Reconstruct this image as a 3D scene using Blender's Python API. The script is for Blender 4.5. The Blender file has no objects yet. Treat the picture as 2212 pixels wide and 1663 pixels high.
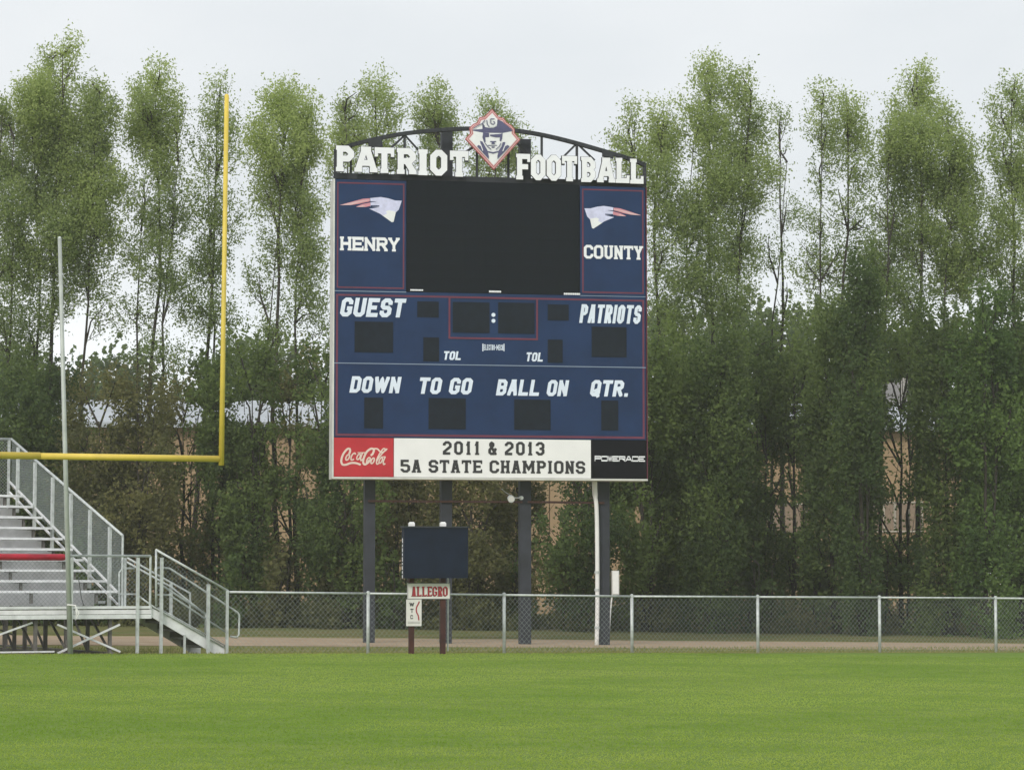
import bpy, math, random
import numpy as np
from mathutils import Vector, Matrix
from mathutils.geometry import delaunay_2d_cdt

R = math.radians
scene = bpy.context.scene
COL = scene.collection

# ------------------------------------------------------------------ camera, sky, sun, exposure
FPX, CX, CY, HZ = 5700.0, 1106.0, 831.5, 1250.0
CAM = Vector((0.0, 0.0, 1.6))
PITCH = math.atan((HZ - CY) / FPX)
cd = bpy.data.cameras.new('camera'); cam = bpy.data.objects.new('camera', cd); COL.objects.link(cam)
cam.location = CAM; cam.rotation_euler = (math.pi / 2 + PITCH, 0, 0)
cd.sensor_width = 36.0; cd.lens = 36.0 * FPX / 2212.0; cd.clip_start = 0.1; cd.clip_end = 3000.0
scene.camera = cam
scene.view_settings.view_transform = 'Standard'; scene.view_settings.look = 'None'
scene.view_settings.gamma = 1.0; scene.view_settings.exposure = 0.38
scene.view_settings.use_curve_mapping = False
scene.render.filter_size = 2.4
scene.cycles.volume_bounces = 4; scene.cycles.transmission_bounces = 10; scene.cycles.diffuse_bounces = 6; scene.cycles.max_bounces = 14

HAZE = 0.00048
SUN_EL, SUN_AZ = 34.0, 203.0          # azimuth clockwise from +Y: sun high behind the camera's left shoulder
world = bpy.data.worlds.new('World'); scene.world = world; world.use_nodes = True
nt = world.node_tree; nt.nodes.clear()
def N(t, kind, **kw):
    n = t.nodes.new(kind)
    for k, v in kw.items():
        if k in n.inputs: n.inputs[k].default_value = v
        else: setattr(n, k, v)
    return n
out = N(nt, 'ShaderNodeOutputWorld'); bg = N(nt, 'ShaderNodeBackground', Strength=0.1)
sky = N(nt, 'ShaderNodeTexSky', sky_type='NISHITA'); sky.sun_disc = False
sky.sun_elevation = R(SUN_EL); sky.sun_rotation = R(SUN_AZ); sky.air_density = 1.2; sky.dust_density = 3.0
tc = N(nt, 'ShaderNodeTexCoord'); mp = N(nt, 'ShaderNodeMapping'); mp.inputs['Scale'].default_value = (1, 1, 2.2)
nz = N(nt, 'ShaderNodeTexNoise', Scale=2.6, Detail=5.0, Roughness=0.5)
cr = N(nt, 'ShaderNodeValToRGB')
cr.color_ramp.elements[0].position = 0.3; cr.color_ramp.elements[0].color = (5.75, 6.1, 6.4, 1)
cr.color_ramp.elements[1].position = 0.72; cr.color_ramp.elements[1].color = (7.9, 7.98, 8.05, 1)
sx = N(nt, 'ShaderNodeSeparateXYZ'); nt.links.new(tc.outputs['Generated'], sx.inputs[0])
hr = N(nt, 'ShaderNodeMapRange'); hr.interpolation_type = 'SMOOTHSTEP'
hr.inputs['From Min'].default_value = 0.03; hr.inputs['From Max'].default_value = 0.15; hr.inputs['To Min'].default_value = 1.42; hr.inputs['To Max'].default_value = 1.0
nt.links.new(sx.outputs[2], hr.inputs['Value'])
vm = N(nt, 'ShaderNodeVectorMath', operation='SCALE'); nt.links.new(cr.outputs[0], vm.inputs[0]); nt.links.new(hr.outputs[0], vm.inputs['Scale'])
mix = N(nt, 'ShaderNodeMixRGB'); mix.inputs[0].default_value = 0.93
nt.links.new(tc.outputs['Generated'], mp.inputs['Vector']); nt.links.new(mp.outputs[0], nz.inputs['Vector'])
nt.links.new(nz.outputs['Fac'], cr.inputs[0]); nt.links.new(sky.outputs[0], mix.inputs[1])
nt.links.new(vm.outputs[0], mix.inputs[2]); nt.links.new(mix.outputs[0], bg.inputs['Color'])
nt.links.new(bg.outputs[0], out.inputs['Surface'])
sl = bpy.data.lights.new('sun', 'SUN'); so = bpy.data.objects.new('sun', sl); COL.objects.link(so)
sl.energy = 1.5; sl.angle = R(14); sl.color = (1.0, 0.96, 0.9)
az = R(SUN_AZ); sd = Vector((math.sin(az) * math.cos(R(SUN_EL)), math.cos(az) * math.cos(R(SUN_EL)), math.sin(R(SUN_EL))))
so.rotation_euler = sd.to_track_quat('Z', 'Y').to_euler()

# ------------------------------------------------------------------ measuring helpers (a pixel of the photo -> a ray -> a point on a real plane)
cp, sp = math.cos(PITCH), math.sin(PITCH)
def ray(x, y):
    a, b = (x - CX) / FPX, -(y - CY) / FPX
    return Vector((a, cp - b * sp, sp + b * cp))
def at(x, y, Y):
    r = ray(x, y); return CAM + r * (Y / r.y)
def hit(x, y, P0, n):
    r = ray(x, y); return CAM + r * ((P0 - CAM).dot(n) / r.dot(n))
def gz(X, Y=0):
    return 0.09 - 0.014 * max(-60, min(60, X))
class Plane:
    """vertical plane: origin O, direction U along it, N toward the camera"""
    def __init__(s, O, ang):
        s.O = Vector(O); s.U = Vector((math.cos(ang), math.sin(ang), 0)); s.N = Vector((math.sin(ang), -math.cos(ang), 0))
    def uv(s, x, y, w=0.0):
        p = hit(x, y, s.O + s.N * w, s.N) - s.O
        return p.dot(s.U), p.z
    def P(s, u, v, w=0.0):
        return s.O + s.U * u + Vector((0, 0, v)) + s.N * w

# ------------------------------------------------------------------ materials
MATS = {}
def mat(name, col, rough=0.6, metal=0.0, var=0.0, scale=6.0, bump=0.0, bscale=40.0, col2=None, coords='Object', spec=0.4):
    if name in MATS: return MATS[name]
    m = bpy.data.materials.new(name); m.use_nodes = True; t = m.node_tree
    b = t.nodes['Principled BSDF']; b.inputs['Roughness'].default_value = rough; b.inputs['Metallic'].default_value = metal
    b.inputs['Specular IOR Level'].default_value = spec
    c = (*col, 1); b.inputs['Base Color'].default_value = c
    tcn = N(t, 'ShaderNodeTexCoord')
    if var > 0 or col2:
        n1 = N(t, 'ShaderNodeTexNoise', Scale=scale, Detail=6.0, Roughness=0.62)
        r = N(t, 'ShaderNodeValToRGB'); r.color_ramp.elements[0].position = 0.32; r.color_ramp.elements[1].position = 0.68
        lo = tuple(v * (1 - var) for v in col); hi = col2 or tuple(min(1, v * (1 + var)) for v in col)
        r.color_ramp.elements[0].color = (*lo, 1); r.color_ramp.elements[1].color = (*hi, 1)
        t.links.new(tcn.outputs[coords], n1.inputs['Vector']); t.links.new(n1.outputs['Fac'], r.inputs[0]); t.links.new(r.outputs[0], b.inputs['Base Color'])
        mr = N(t, 'ShaderNodeMapRange'); mr.inputs['To Min'].default_value = max(0.05, rough - 0.1); mr.inputs['To Max'].default_value = min(1, rough + 0.12)
        t.links.new(n1.outputs['Fac'], mr.inputs['Value']); t.links.new(mr.outputs[0], b.inputs['Roughness'])
    if bump > 0:
        n2 = N(t, 'ShaderNodeTexNoise', Scale=bscale, Detail=4.0); bp = N(t, 'ShaderNodeBump', Strength=bump, Distance=0.02)
        t.links.new(tcn.outputs[coords], n2.inputs['Vector']); t.links.new(n2.outputs['Fac'], bp.inputs['Height']); t.links.new(bp.outputs[0], b.inputs['Normal'])
    MATS[name] = m
    return m

M_blue = mat('navy_panel', (0.015, 0.035, 0.095), 0.6, spec=.15, var=0.16, scale=1.2, bump=0.05, bscale=30)
M_screen = mat('led_screen', (0.006, 0.009, 0.014), 0.7, spec=.12, var=0.2, scale=2.5, bump=0.1, bscale=60)
M_window = mat('digit_glass', (0.009, 0.014, 0.023), 0.6, spec=.15, var=0.2, scale=5)
M_red = mat('red_vinyl', (0.46, 0.022, 0.032), 0.5, var=0.1, scale=1.5)
M_redline = mat('red_stripe', (0.135, 0.028, 0.055), 0.55, var=0.15, scale=3)
M_white = mat('white_vinyl', (0.80, 0.80, 0.79), 0.5, var=0.04, scale=1.5)
M_letter = mat('white_letter', (0.80, 0.81, 0.84), 0.5, var=0.05, scale=2)
M_bletter = mat('bluish_letter', (0.70, 0.77, 0.88), 0.5, var=0.06, scale=2)
M_black = mat('black_vinyl', (0.006, 0.006, 0.010), 0.6, spec=.1, var=0.2, scale=2)
M_ink = mat('black_ink', (0.03, 0.03, 0.033), 0.6, var=0.1)
M_cream = mat('cream_ink', (0.72, 0.58, 0.5), 0.55, var=0.08, scale=4)
M_steel = mat('dark_column_paint', (0.028, 0.032, 0.042), 0.62, var=0.3, scale=2.5, bump=0.1)
M_truss = mat('black_truss_paint', (0.022, 0.025, 0.031), 0.6, var=0.3, scale=3)
M_rust = mat('rusty_steel', (0.06, 0.03, 0.024), 0.8, var=0.4, scale=8)
M_trim = mat('aluminium_trim', (0.62, 0.62, 0.58), 0.45, 0.3, var=0.1, scale=4)
M_alu = mat('mill_aluminium', (0.74, 0.75, 0.76), 0.42, 0.2, var=0.14, scale=5, bump=0.04)
M_alu2 = mat('riser_aluminium', (0.76, 0.75, 0.77), 0.5, 0.05, var=0.16, scale=3)
M_galv = mat('galvanised_steel', (0.50, 0.53, 0.52), 0.5, 0.25, var=0.22, scale=9)
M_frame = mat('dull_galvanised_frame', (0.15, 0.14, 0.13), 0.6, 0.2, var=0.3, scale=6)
M_wire = mat('fence_wire', (0.30, 0.34, 0.33), 0.55, 0.2, var=0.1)
M_pole = mat('weathered_grey_pole', (0.42, 0.45, 0.42), 0.55, 0.2, var=0.15, scale=4)
M_yellow = mat('yellow_paint', (0.66, 0.50, 0.085), 0.5, var=0.1, scale=3)
M_pad = mat('red_pad_vinyl', (0.36, 0.012, 0.03), 0.45, var=0.3, scale=4, bump=0.15, bscale=12)
M_brown = mat('dark_brown_wood', (0.055, 0.018, 0.015), 0.75, var=0.35, scale=6)
M_signw = mat('sign_white', (0.68, 0.66, 0.63), 0.5, var=0.07, scale=5)
M_signred = mat('sign_red_ink', (0.34, 0.025, 0.035), 0.6, var=0.1)
M_navyd = mat('dark_navy_board', (0.009, 0.015, 0.032), 0.6, spec=.15, var=0.25, scale=3)
M_lav = mat('lavender_ink', (0.58, 0.59, 0.78), 0.55, var=0.12, scale=7)
M_pink = mat('faded_pink_ink', (0.60, 0.26, 0.31), 0.55, var=0.12, scale=7)
M_pale = mat('pale_emblem_white', (0.76, 0.77, 0.78), 0.5, var=0.05)
M_purple = mat('faded_navy_ink', (0.085, 0.085, 0.17), 0.55, var=0.15, scale=8)
M_redring = mat('faded_red_ring', (0.42, 0.11, 0.11), 0.55, var=0.2, scale=9)
M_pinkring = mat('pink_ring', (0.66, 0.45, 0.46), 0.55, var=0.1)
M_concrete = mat('concrete', (0.3, 0.29, 0.27), 0.9, var=0.15)
M_cap = mat('white_cap', (0.75, 0.75, 0.73), 0.4, var=0.04)
M_cable = mat('black_cable', (0.02, 0.02, 0.02), 0.6)
M_tan = mat('tan_wall_metal', (0.31, 0.215, 0.12), 0.6, var=0.12, scale=0.6)
M_tanr = mat('pale_roof_metal', (0.40, 0.43, 0.46), 0.5, 0.1, var=0.15, scale=0.5)
M_groof = mat('grey_shingles', (0.17, 0.165, 0.16), 0.85, var=0.2, scale=2)
M_bark = mat('tree_bark', (0.038, 0.032, 0.026), 0.9, var=0.4, scale=6, bump=0.3, bscale=14)

# ------------------------------------------------------------------ mesh builder
def inside(c, polys):
    for p in polys:
        sg = 0; ok = True; n = len(p)
        for i in range(n):
            a, b = p[i], p[(i + 1) % n]; k = (b[0] - a[0]) * (c.y - a[1]) - (b[1] - a[1]) * (c.x - a[0])
            if abs(k) < 1e-12: continue
            if sg == 0: sg = 1 if k > 0 else -1
            elif (k > 0) != (sg > 0): ok = False; break
        if ok: return True
    return False
class MB:
    def __init__(s): s.v = []; s.f = []
    def quadbox(s, c8):
        b = len(s.v); s.v += [Vector(p) for p in c8]
        s.f += [[b + i for i in q] for q in ((0, 3, 2, 1), (4, 5, 6, 7), (0, 1, 5, 4), (1, 2, 6, 5), (2, 3, 7, 6), (3, 0, 4, 7))]
        return s
    def box(s, P, a0, a1, b0, b1, c0, c1):
        """box in the frame P(a, b, c)"""
        return s.quadbox([P(a0, b0, c0), P(a1, b0, c0), P(a1, b0, c1), P(a0, b0, c1), P(a0, b1, c0), P(a1, b1, c0), P(a1, b1, c1), P(a0, b1, c1)])
    def bar(s, p, q, w, h=None, up=None):
        h = h or w; p = Vector(p); q = Vector(q); d = (q - p).normalized()
        up = Vector(up) if up else (Vector((0, 0, 1)) if abs(d.z) < 0.9 else Vector((0, 1, 0)))
        x = d.cross(up).normalized(); y = x.cross(d).normalized()
        c = []
        for e in (p, q):
            c += [e - x * w / 2 - y * h / 2, e + x * w / 2 - y * h / 2, e + x * w / 2 + y * h / 2, e - x * w / 2 + y * h / 2]
        return s.quadbox(c)
    def tube(s, pts, r, n=10, caps=True):
        pts = [Vector(p) for p in pts]; rs = r if isinstance(r, (list, tuple)) else [r] * len(pts); b = len(s.v)
        ref = None
        for i, p in enumerate(pts):
            d = (pts[min(i + 1, len(pts) - 1)] - pts[max(i - 1, 0)]).normalized()
            if ref is None: ref = d.orthogonal().normalized()
            x = (ref - d * ref.dot(d)).normalized(); ref = x; y = d.cross(x)
            for k in range(n):
                a = 2 * math.pi * k / n; s.v.append(p + (x * math.cos(a) + y * math.sin(a)) * rs[i])
        for i in range(len(pts) - 1):
            for k in range(n):
                k2 = (k + 1) % n; s.f.append([b + i * n + k, b + i * n + k2, b + (i + 1) * n + k2, b + (i + 1) * n + k])
        if caps:
            s.f.append([b + k for k in range(n)][::-1]); s.f.append([b + (len(pts) - 1) * n + k for k in range(n)])
        return s
    def prism(s, poly, f0, f1):
        """poly of (u,v); f0/f1 map (u,v) to the back/front point"""
        b = len(s.v); n = len(poly)
        s.v += [f0(*p) for p in poly] + [f1(*p) for p in poly]
        s.f.append([b + i for i in range(n)][::-1]); s.f.append([b + n + i for i in range(n)])
        for i in range(n):
            j = (i + 1) % n; s.f.append([b + i, b + j, b + n + j, b + n + i])
        return s
    def union(s, polys, f1, f0=None):
        """filled union of convex polys; f1 the front point; f0 gives depth"""
        vs, fs = [], []
        for p in polys:
            k = len(vs); vs += [Vector(q) for q in p]; fs.append(list(range(k, k + len(p))))
        if not vs: return s
        ov, oe, of, _, _, ids = delaunay_2d_cdt(vs, [], fs, 0, 1e-5, True)
        keep = [f for f in of if inside(sum((ov[i] for i in f), Vector((0, 0))) / len(f), polys)]
        b = len(s.v); s.v += [f1(*v) for v in ov]
        s.f += [[b + i for i in f] for f in keep]
        if f0:
            b2 = len(s.v); s.v += [f0(*v) for v in ov]
            s.f += [[b2 + i for i in f][::-1] for f in keep]
            cnt = {}
            for f in keep:
                for i in range(len(f)):
                    e = (f[i], f[(i + 1) % len(f)]); cnt[e] = 1
            for (i, j) in list(cnt):
                if (j, i) not in cnt: s.f.append([b + j, b + i, b2 + i, b2 + j])
        return s

def link(name, me, m, parent=None, kind=None, label=None, cat=None, group=None):
    if m and not me.materials: me.materials.append(m)
    o = bpy.data.objects.new(name, me); COL.objects.link(o)
    if parent: o.parent = parent
    for k, v in (('kind', kind), ('label', label), ('category', cat), ('group', group)):
        if v: o[k] = v
    return o
def build(name, mb, m, parent=None, origin=None, smooth=False, **kw):
    org = Vector(origin) if origin is not None else (Vector(parent['org']) if parent else Vector((0, 0, 0)))
    me = bpy.data.meshes.new(name)
    me.from_pydata([v - org for v in mb.v], [], mb.f); me.update()
    if smooth: me.shade_smooth() if hasattr(me, 'shade_smooth') else None
    o = link(name, me, m, parent, **kw)
    if not parent and origin is not None: o.location = org
    o['org'] = list(org)
    return o
def thing(name, loc, label, cat, group=None):
    o = bpy.data.objects.new(name, None); COL.objects.link(o); o.location = loc; o.empty_display_size = 0.3
    o['label'] = label; o['category'] = cat; o['org'] = list(loc)
    if group: o['group'] = group
    return o

# ------------------------------------------------------------------ lettering: stroke glyphs
def clip(poly, ax, lim, sign):
    o = []
    for i in range(len(poly)):
        a, b = poly[i], poly[(i + 1) % len(poly)]
        da, db = (a[ax] - lim) * sign, (b[ax] - lim) * sign
        if da >= 0: o.append(a)
        if da * db < 0:
            t = da / (da - db); o.append((a[0] + (b[0] - a[0]) * t, a[1] + (b[1] - a[1]) * t))
    return o
def stroke(pts, t, ext=0.0, tx=None):
    """mitred stroke -> convex quads"""
    P = [Vector(p) for p in pts]; closed = (P[0] - P[-1]).length < 1e-6 and len(P) > 2
    if closed: P = P[:-1]
    n = len(P); res = []
    if not closed and ext:
        P[0] = P[0] - (P[1] - P[0]).normalized() * ext; P[-1] = P[-1] + (P[-1] - P[-2]).normalized() * ext
    dirs = []
    for i in range(n if closed else n - 1):
        a, b = P[i], P[(i + 1) % n]; d = (b - a).normalized(); dirs.append(d); o = Vector((-d.y, d.x)) * t / 2
        res.append([tuple(a - o), tuple(b - o), tuple(b + o), tuple(a + o)])
    for i in (range(n) if closed else range(1, n - 1)):
        d0, d1 = dirs[i - 1], dirs[i]; cr_ = d0.x * d1.y - d0.y * d1.x
        if abs(cr_) < 1e-3: continue
        sg = -1 if cr_ > 0 else 1
        n0 = Vector((-d0.y, d0.x)) * sg; n1 = Vector((-d1.y, d1.x)) * sg; m = (n0 + n1).normalized(); c = max(.55, m.dot(n0))
        res.append([tuple(P[i]), tuple(P[i] + n0 * t / 2), tuple(P[i] + m * t / 2 / c), tuple(P[i] + n1 * t / 2)])
    return res
def glyph(ch, kx, ky):
    O = [(kx, 1), (0, 1 - ky), (0, ky), (kx, 0), (1 - kx, 0), (1, ky), (1, 1 - ky), (1 - kx, 1), (kx, 1)]
    C = [(1, .69), (1, 1 - ky), (1 - kx, 1), (kx, 1), (0, 1 - ky), (0, ky), (kx, 0), (1 - kx, 0), (1, ky)]
    jy = ky * .8; jx = kx * .8
    bowl = [(0, 1), (1 - kx, 1), (1, 1 - ky), (1, .5 + jy), (1 - jx, .5), (0, .5)]
    g = {
        'A': ([[(0, 0), (.40, 1)], [(.60, 1), (1, 0)], [(.36, 1), (.64, 1)], [(.2, .32), (.8, .32)]], [0, 1], []),
        'B': ([bowl, [(1 - jx, .5), (1, .5 - jy), (1, ky), (1 - kx, 0), (0, 0)], [(0, 0), (0, 1)]], [0], [0]),
        'C': ([C + [(1, .31)]], [], []),
        'D': ([[(0, 0), (0, 1), (1 - kx, 1), (1, 1 - ky), (1, ky), (1 - kx, 0), (0, 0)]], [0], [0]),
        'E': ([[(1, 1), (0, 1), (0, 0), (1, 0)], [(0, .5), (.75, .5)]], [0], [0]),
        'F': ([[(1, 1), (0, 1), (0, 0)], [(0, .5), (.75, .5)]], [0], [0]),
        'G': ([C + [(1, .42), (.55, .42)]], [], []),
        'H': ([[(0, 0), (0, 1)], [(1, 0), (1, 1)], [(0, .5), (1, .5)]], [0, 1], [0, 1]),
        'I': ([[(.5, 0), (.5, 1)]], [.5], [.5]),
        'L': ([[(0, 1), (0, 0), (1, 0)]], [0], [0]),
        'M': ([[(0, 0), (0, 1)], [(1, 0), (1, 1)], [(0, 1), (.5, .3), (1, 1)]], [0, 1], [0, 1]),
        'N': ([[(0, 0), (0, 1)], [(1, 0), (1, 1)], [(0, 1), (1, 0)]], [0], [1]),
        'O': ([O], [], []),
        'P': ([bowl, [(0, 0), (0, 1)]], [0], [0]),
        'Q': ([O, [(.55, .3), (1, -.08)]], [], []),
        'R': ([bowl, [(0, 0), (0, 1)], [(.5, .5), (1, 0)]], [0, 1], [0]),
        'S': ([[(1, .7), (1, 1 - ky), (1 - kx, 1), (kx, 1), (0, 1 - ky), (0, .5 + jy), (jx, .5), (1 - jx, .5), (1, .5 - jy), (1, ky), (1 - kx, 0), (kx, 0), (0, ky), (0, .3)]], [], []),
        'T': ([[(0, 1), (1, 1)], [(.5, 1), (.5, 0)]], [.5], []),
        'U': ([[(0, 1), (0, ky), (kx, 0), (1 - kx, 0), (1, ky), (1, 1)]], [], [0, 1]),
        'W': ([[(0, 1), (.25, 0), (.5, .92), (.75, 0), (1, 1)]], [], [0, 1]),
        'Y': ([[(0, 1), (.5, .45), (1, 1)], [(.5, .45), (.5, 0)]], [.5], [0, 1]),
        '0': ([O], [], []),
        '1': ([[(.1, .8), (.5, 1)], [(.5, 1), (.5, 0)]], [.5], []),
        '2': ([[(0, .72), (0, 1 - ky), (kx, 1), (1 - kx, 1), (1, 1 - ky), (1, .62), (0, .15), (0, 0), (1, 0)]], [], []),
        '3': ([[(0, .75), (0, 1 - ky), (kx, 1), (1 - kx, 1), (1, 1 - ky), (1, .5 + jy), (1 - jx, .5), (.4, .5)], [(1 - jx, .5), (1, .5 - jy), (1, ky), (1 - kx, 0), (kx, 0), (0, ky), (0, .25)]], [], []),
        '5': ([[(1, 1), (0, 1), (0, .58), (1 - kx, .58), (1, .58 - jy), (1, ky), (1 - kx, 0), (kx, 0), (0, ky), (0, .25)]], [], []),
        '&': ([[(1, 0), (.15, .75), (.15, .9), (.35, 1), (.6, .9), (.6, .75), (0, .35), (0, .12), (.25, 0), (.6, 0), (1, .4)]], [], []),
        '.': ([[(.5, 0), (.5, .02)]], [], []), '-': ([[(0, .5), (1, .5)]], [], []),
    }
    return g[ch]
def glyph_polys(ch, W, t, slab, cham=0.2, so_=.05):
    so = so_ if slab else 0.0
    ml = so if ch not in 'OCGSQTUWY0235&' else 0; mr = so if ch in 'AHMNIR1' else 0
    if ch in 'UWY' and slab: ml = mr = so
    if ch == 'R': mr = so * .4
    iw = max(W - t - ml - mr, 0.02); ox = t / 2 + ml; ih = 1 - t
    st, sb, stp = glyph(ch, min(.38, cham * .62 / iw), cham * .62 / ih)
    mp_ = lambda p: (ox + p[0] * iw, t / 2 + p[1] * ih)
    polys = []
    for s_ in st: polys += stroke([mp_(p) for p in s_], t, ext=0 if ch in '.CGS235' else t / 2 * (.98 if ch not in 'Y' else .2))
    if ch == '.': polys = [[(W / 2 - t / 2, 0), (W / 2 + t / 2, 0), (W / 2 + t / 2, t), (W / 2 - t / 2, t)]]
    if slab:
        for x, y in [(q, 0) for q in sb] + [(q, 1) for q in stp]:
            cx = ox + x * iw; hw = t / 2 + so; h = t * .72; y0 = 0 if y == 0 else 1 - h
            polys.append([(cx - hw, y0), (cx + hw, y0), (cx + hw, y0 + h), (cx - hw, y0 + h)])
        if ch in 'TEFL':      # the spurs of the arms
            hh = t * 1.55; sw_ = t * .55; sp_ = []
            if ch == 'T': sp_ = [(0, 1 - hh), (W - sw_, 1 - hh)]
            if ch in 'EF': sp_ = [(W - sw_, 1 - hh)]
            if ch in 'EL': sp_ = sp_ + [(W - sw_, 0)]
            for x, y in sp_: polys.append([(x, y), (x + sw_, y), (x + sw_, y + hh), (x, y + hh)])
    o = []
    for p in polys:
        lo = -.12 if ch == 'Q' and not slab else 0
        for ax, lim, sg in ((1, lo, 1), (1, 1, -1), (0, 0, 1), (0, W, -1)):
            p = clip(p, ax, lim, sg)
            if len(p) < 3: break
        if len(p) >= 3: o.append(p)
    return o
WID = {'I': .42, 'M': .86, 'W': .9, '.': .26, '-': .4, '1': .42, '&': .6}
def text_polys(txt, t=.22, slab=False, w0=.64, gap=.1, shear=0.0, wid=None, cham=.2, Iw=None):
    x = 0; res = []
    for ch in txt:
        if ch == ' ': x += w0 * .62; continue
        W = (wid or WID).get(ch, w0) * (w0 / .64 if ch not in '.I1' else 1)
        if ch == 'I': W = (t + .18 if slab else t) if Iw is None else Iw
        for p in glyph_polys(ch, W, t, slab, cham): res.append([(x + q[0] + shear * q[1], q[1]) for q in p])
        x += W + gap
    return res
def place(polys, u0, v0, u1, v1, slope=0.0):
    xs = [q[0] for p in polys for q in p]; a, b = min(xs), max(xs)
    return [[(u0 + (q[0] - a) / (b - a) * (u1 - u0), v0 + q[1] * (v1 - v0) + slope * (q[0] - a) / (b - a)) for q in p] for p in polys]

# ------------------------------------------------------------------ the ground
LA = math.atan2(7.5, 13.5)                       # direction of the fence and bleachers
F0 = Vector((-2.78, 51.0, 0))
ER = Vector((math.cos(LA), math.sin(LA), 0)); EB = Vector((-math.sin(LA), math.cos(LA), 0))
def FL(s, d, z): return F0 + ER * s + EB * d + Vector((0, 0, z))
class FP(Plane):
    """plane parallel to the fence line, d metres behind it"""
    def __init__(s, d): super().__init__(F0 + EB * d, LA)
def fpx(x, y, d=0.0):
    """pixel -> world point on the plane d behind the fence line"""
    return hit(x, y, F0 + EB * d, EB)

def ground_mat(name, cols, scales, bump=0.4):
    m = bpy.data.materials.new(name); m.use_nodes = True; t = m.node_tree; b = t.nodes['Principled BSDF']
    b.inputs['Roughness'].default_value = 0.9; b.inputs['Specular IOR Level'].default_value = 0.15
    tcn = N(t, 'ShaderNodeTexCoord'); prev = None
    for i, (c, s_) in enumerate(zip(cols[1:], scales)):
        mpn = N(t, 'ShaderNodeMapping'); mpn.inputs['Scale'].default_value = (1, .8, 1); mpn.inputs['Location'].default_value = (i * 7.3, i * 3.1, 0)
        mpn.inputs['Rotation'].default_value = (0, 0, R(20))
        n1 = N(t, 'ShaderNodeTexNoise', Scale=s_, Detail=6.0, Roughness=.6)
        rr = N(t, 'ShaderNodeValToRGB'); rr.color_ramp.elements[0].position = .42; rr.color_ramp.elements[1].position = .66
        mx = N(t, 'ShaderNodeMixRGB'); mx.inputs[2].default_value = (*c, 1)
        t.links.new(tcn.outputs['Object'], mpn.inputs[0]); t.links.new(mpn.outputs[0], n1.inputs['Vector']); t.links.new(n1.outputs['Fac'], rr.inputs[0]); t.links.new(rr.outputs[0], mx.inputs[0])
        if prev is None: mx.inputs[1].default_value = (*cols[0], 1)
        else: t.links.new(prev.outputs[0], mx.inputs[1])
        prev = mx
    t.links.new(prev.outputs[0], b.inputs['Base Color'])
    n2 = N(t, 'ShaderNodeTexNoise', Scale=14.0, Detail=6.0, Roughness=.7); bp = N(t, 'ShaderNodeBump', Strength=bump, Distance=.05)
    t.links.new(tcn.outputs['Object'], n2.inputs['Vector']); t.links.new(n2.outputs['Fac'], bp.inputs['Height']); t.links.new(bp.outputs[0], b.inputs['Normal'])
    return m
M_field = ground_mat('mown_field_grass', [(0.160, 0.250, 0.036), (0.140, 0.232, 0.030), (0.180, 0.255, 0.048), (0.180, 0.245, 0.052), (0.125, 0.205, 0.030)], [.3, .7, .15, 3.5], .6)
M_rough = ground_mat('rough_verge_grass', [(0.17, 0.165, 0.050), (0.115, 0.155, 0.035), (0.21, 0.18, 0.075)], [.5, 1.7], .6)
M_forest = ground_mat('leaf_litter_ground', [(0.13, 0.14, 0.048), (0.09, 0.12, 0.035), (0.17, 0.14, 0.065)], [.4, 1.3], .6)
M_road = ground_mat('gravel_road', [(0.34, 0.255, 0.175), (0.30, 0.22, 0.145), (0.38, 0.30, 0.215)], [.6, 2.2], .3)

def sheet(name, xs, ys, dz, m, kind='structure', edge=None, **kw):
    mb = MB(); nx = len(xs)
    for y in ys:
        for x in xs: mb.v.append(Vector((x, y, gz(x) + dz)))
    for j in range(len(ys) - 1):
        for i in range(nx - 1): a = j * nx + i; mb.f.append([a, a + 1, a + nx + 1, a + nx])
    return build(name, mb, m, kind=kind, **kw)
sheet('ground', [-900, -300, -60, -30, 0, 30, 60, 300, 900], [-60, 0, 40, 80, 160, 400, 1500], 0.0, M_rough)
rnd = random.Random(5)
# playing field: a thick sod whose far edge runs just in front of the fence, a little ragged
mb = MB(); SS = [-60 + i * .4 for i in range(301)]
for s_ in SS:
    e = -0.34 + .10 * math.sin(s_ * 1.3) + .06 * math.sin(s_ * 4.1) + rnd.uniform(-.09, .09)
    for dd, hh in ((e + .04, .0), (e, .05), (e - 1.5, .055), (-20, .055), (-45, .055), (-80, .055)):
        p = FL(s_, dd, 0); mb.v.append(Vector((p.x, p.y, gz(p.x) + hh)))
for i in range(len(SS) - 1):
    for k in range(5): a = i * 6 + k; mb.f.append([a, a + 6, a + 7, a + 1])
build('playing_field', mb, M_field, kind='structure', smooth=True)
# gravel road between the verge and the trees
A0, A1 = Vector((-6.1, 56.4)), Vector((11.4, 62.3)); B0, B1 = Vector((-6.85, 64.5)), Vector((12.7, 69.3))
mb = MB(); K = 120
for i in range(K + 1):
    t_ = -3.2 + 7.6 * i / K
    a = A0 + (A1 - A0) * t_; b = B0 + (B1 - B0) * t_
    a = a + Vector((0, rnd.uniform(-.12, .12))); b = b + Vector((0, rnd.uniform(-.25, .25)))
    for q in (a, b): mb.v.append(Vector((q.x, q.y, gz(q.x) + .006)))
for i in range(K): mb.f.append([i * 2, i * 2 + 2, i * 2 + 3, i * 2 + 1])
build('road', mb, M_road, kind='structure')
mb = MB()
for i in range(K + 1):
    t_ = -3.2 + 7.6 * i / K; b = B0 + (B1 - B0) * t_
    for off, h in ((1.6 + rnd.uniform(-.3, .3), .008), (5, .05), (90, .1)):
        mb.v.append(Vector((b.x, b.y + off, gz(b.x) + h)))
for i in range(K):
    for k in range(2): a = i * 3 + k; mb.f.append([a, a + 3, a + 4, a + 1])
build('woodland_floor', mb, M_forest, kind='structure')

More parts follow.
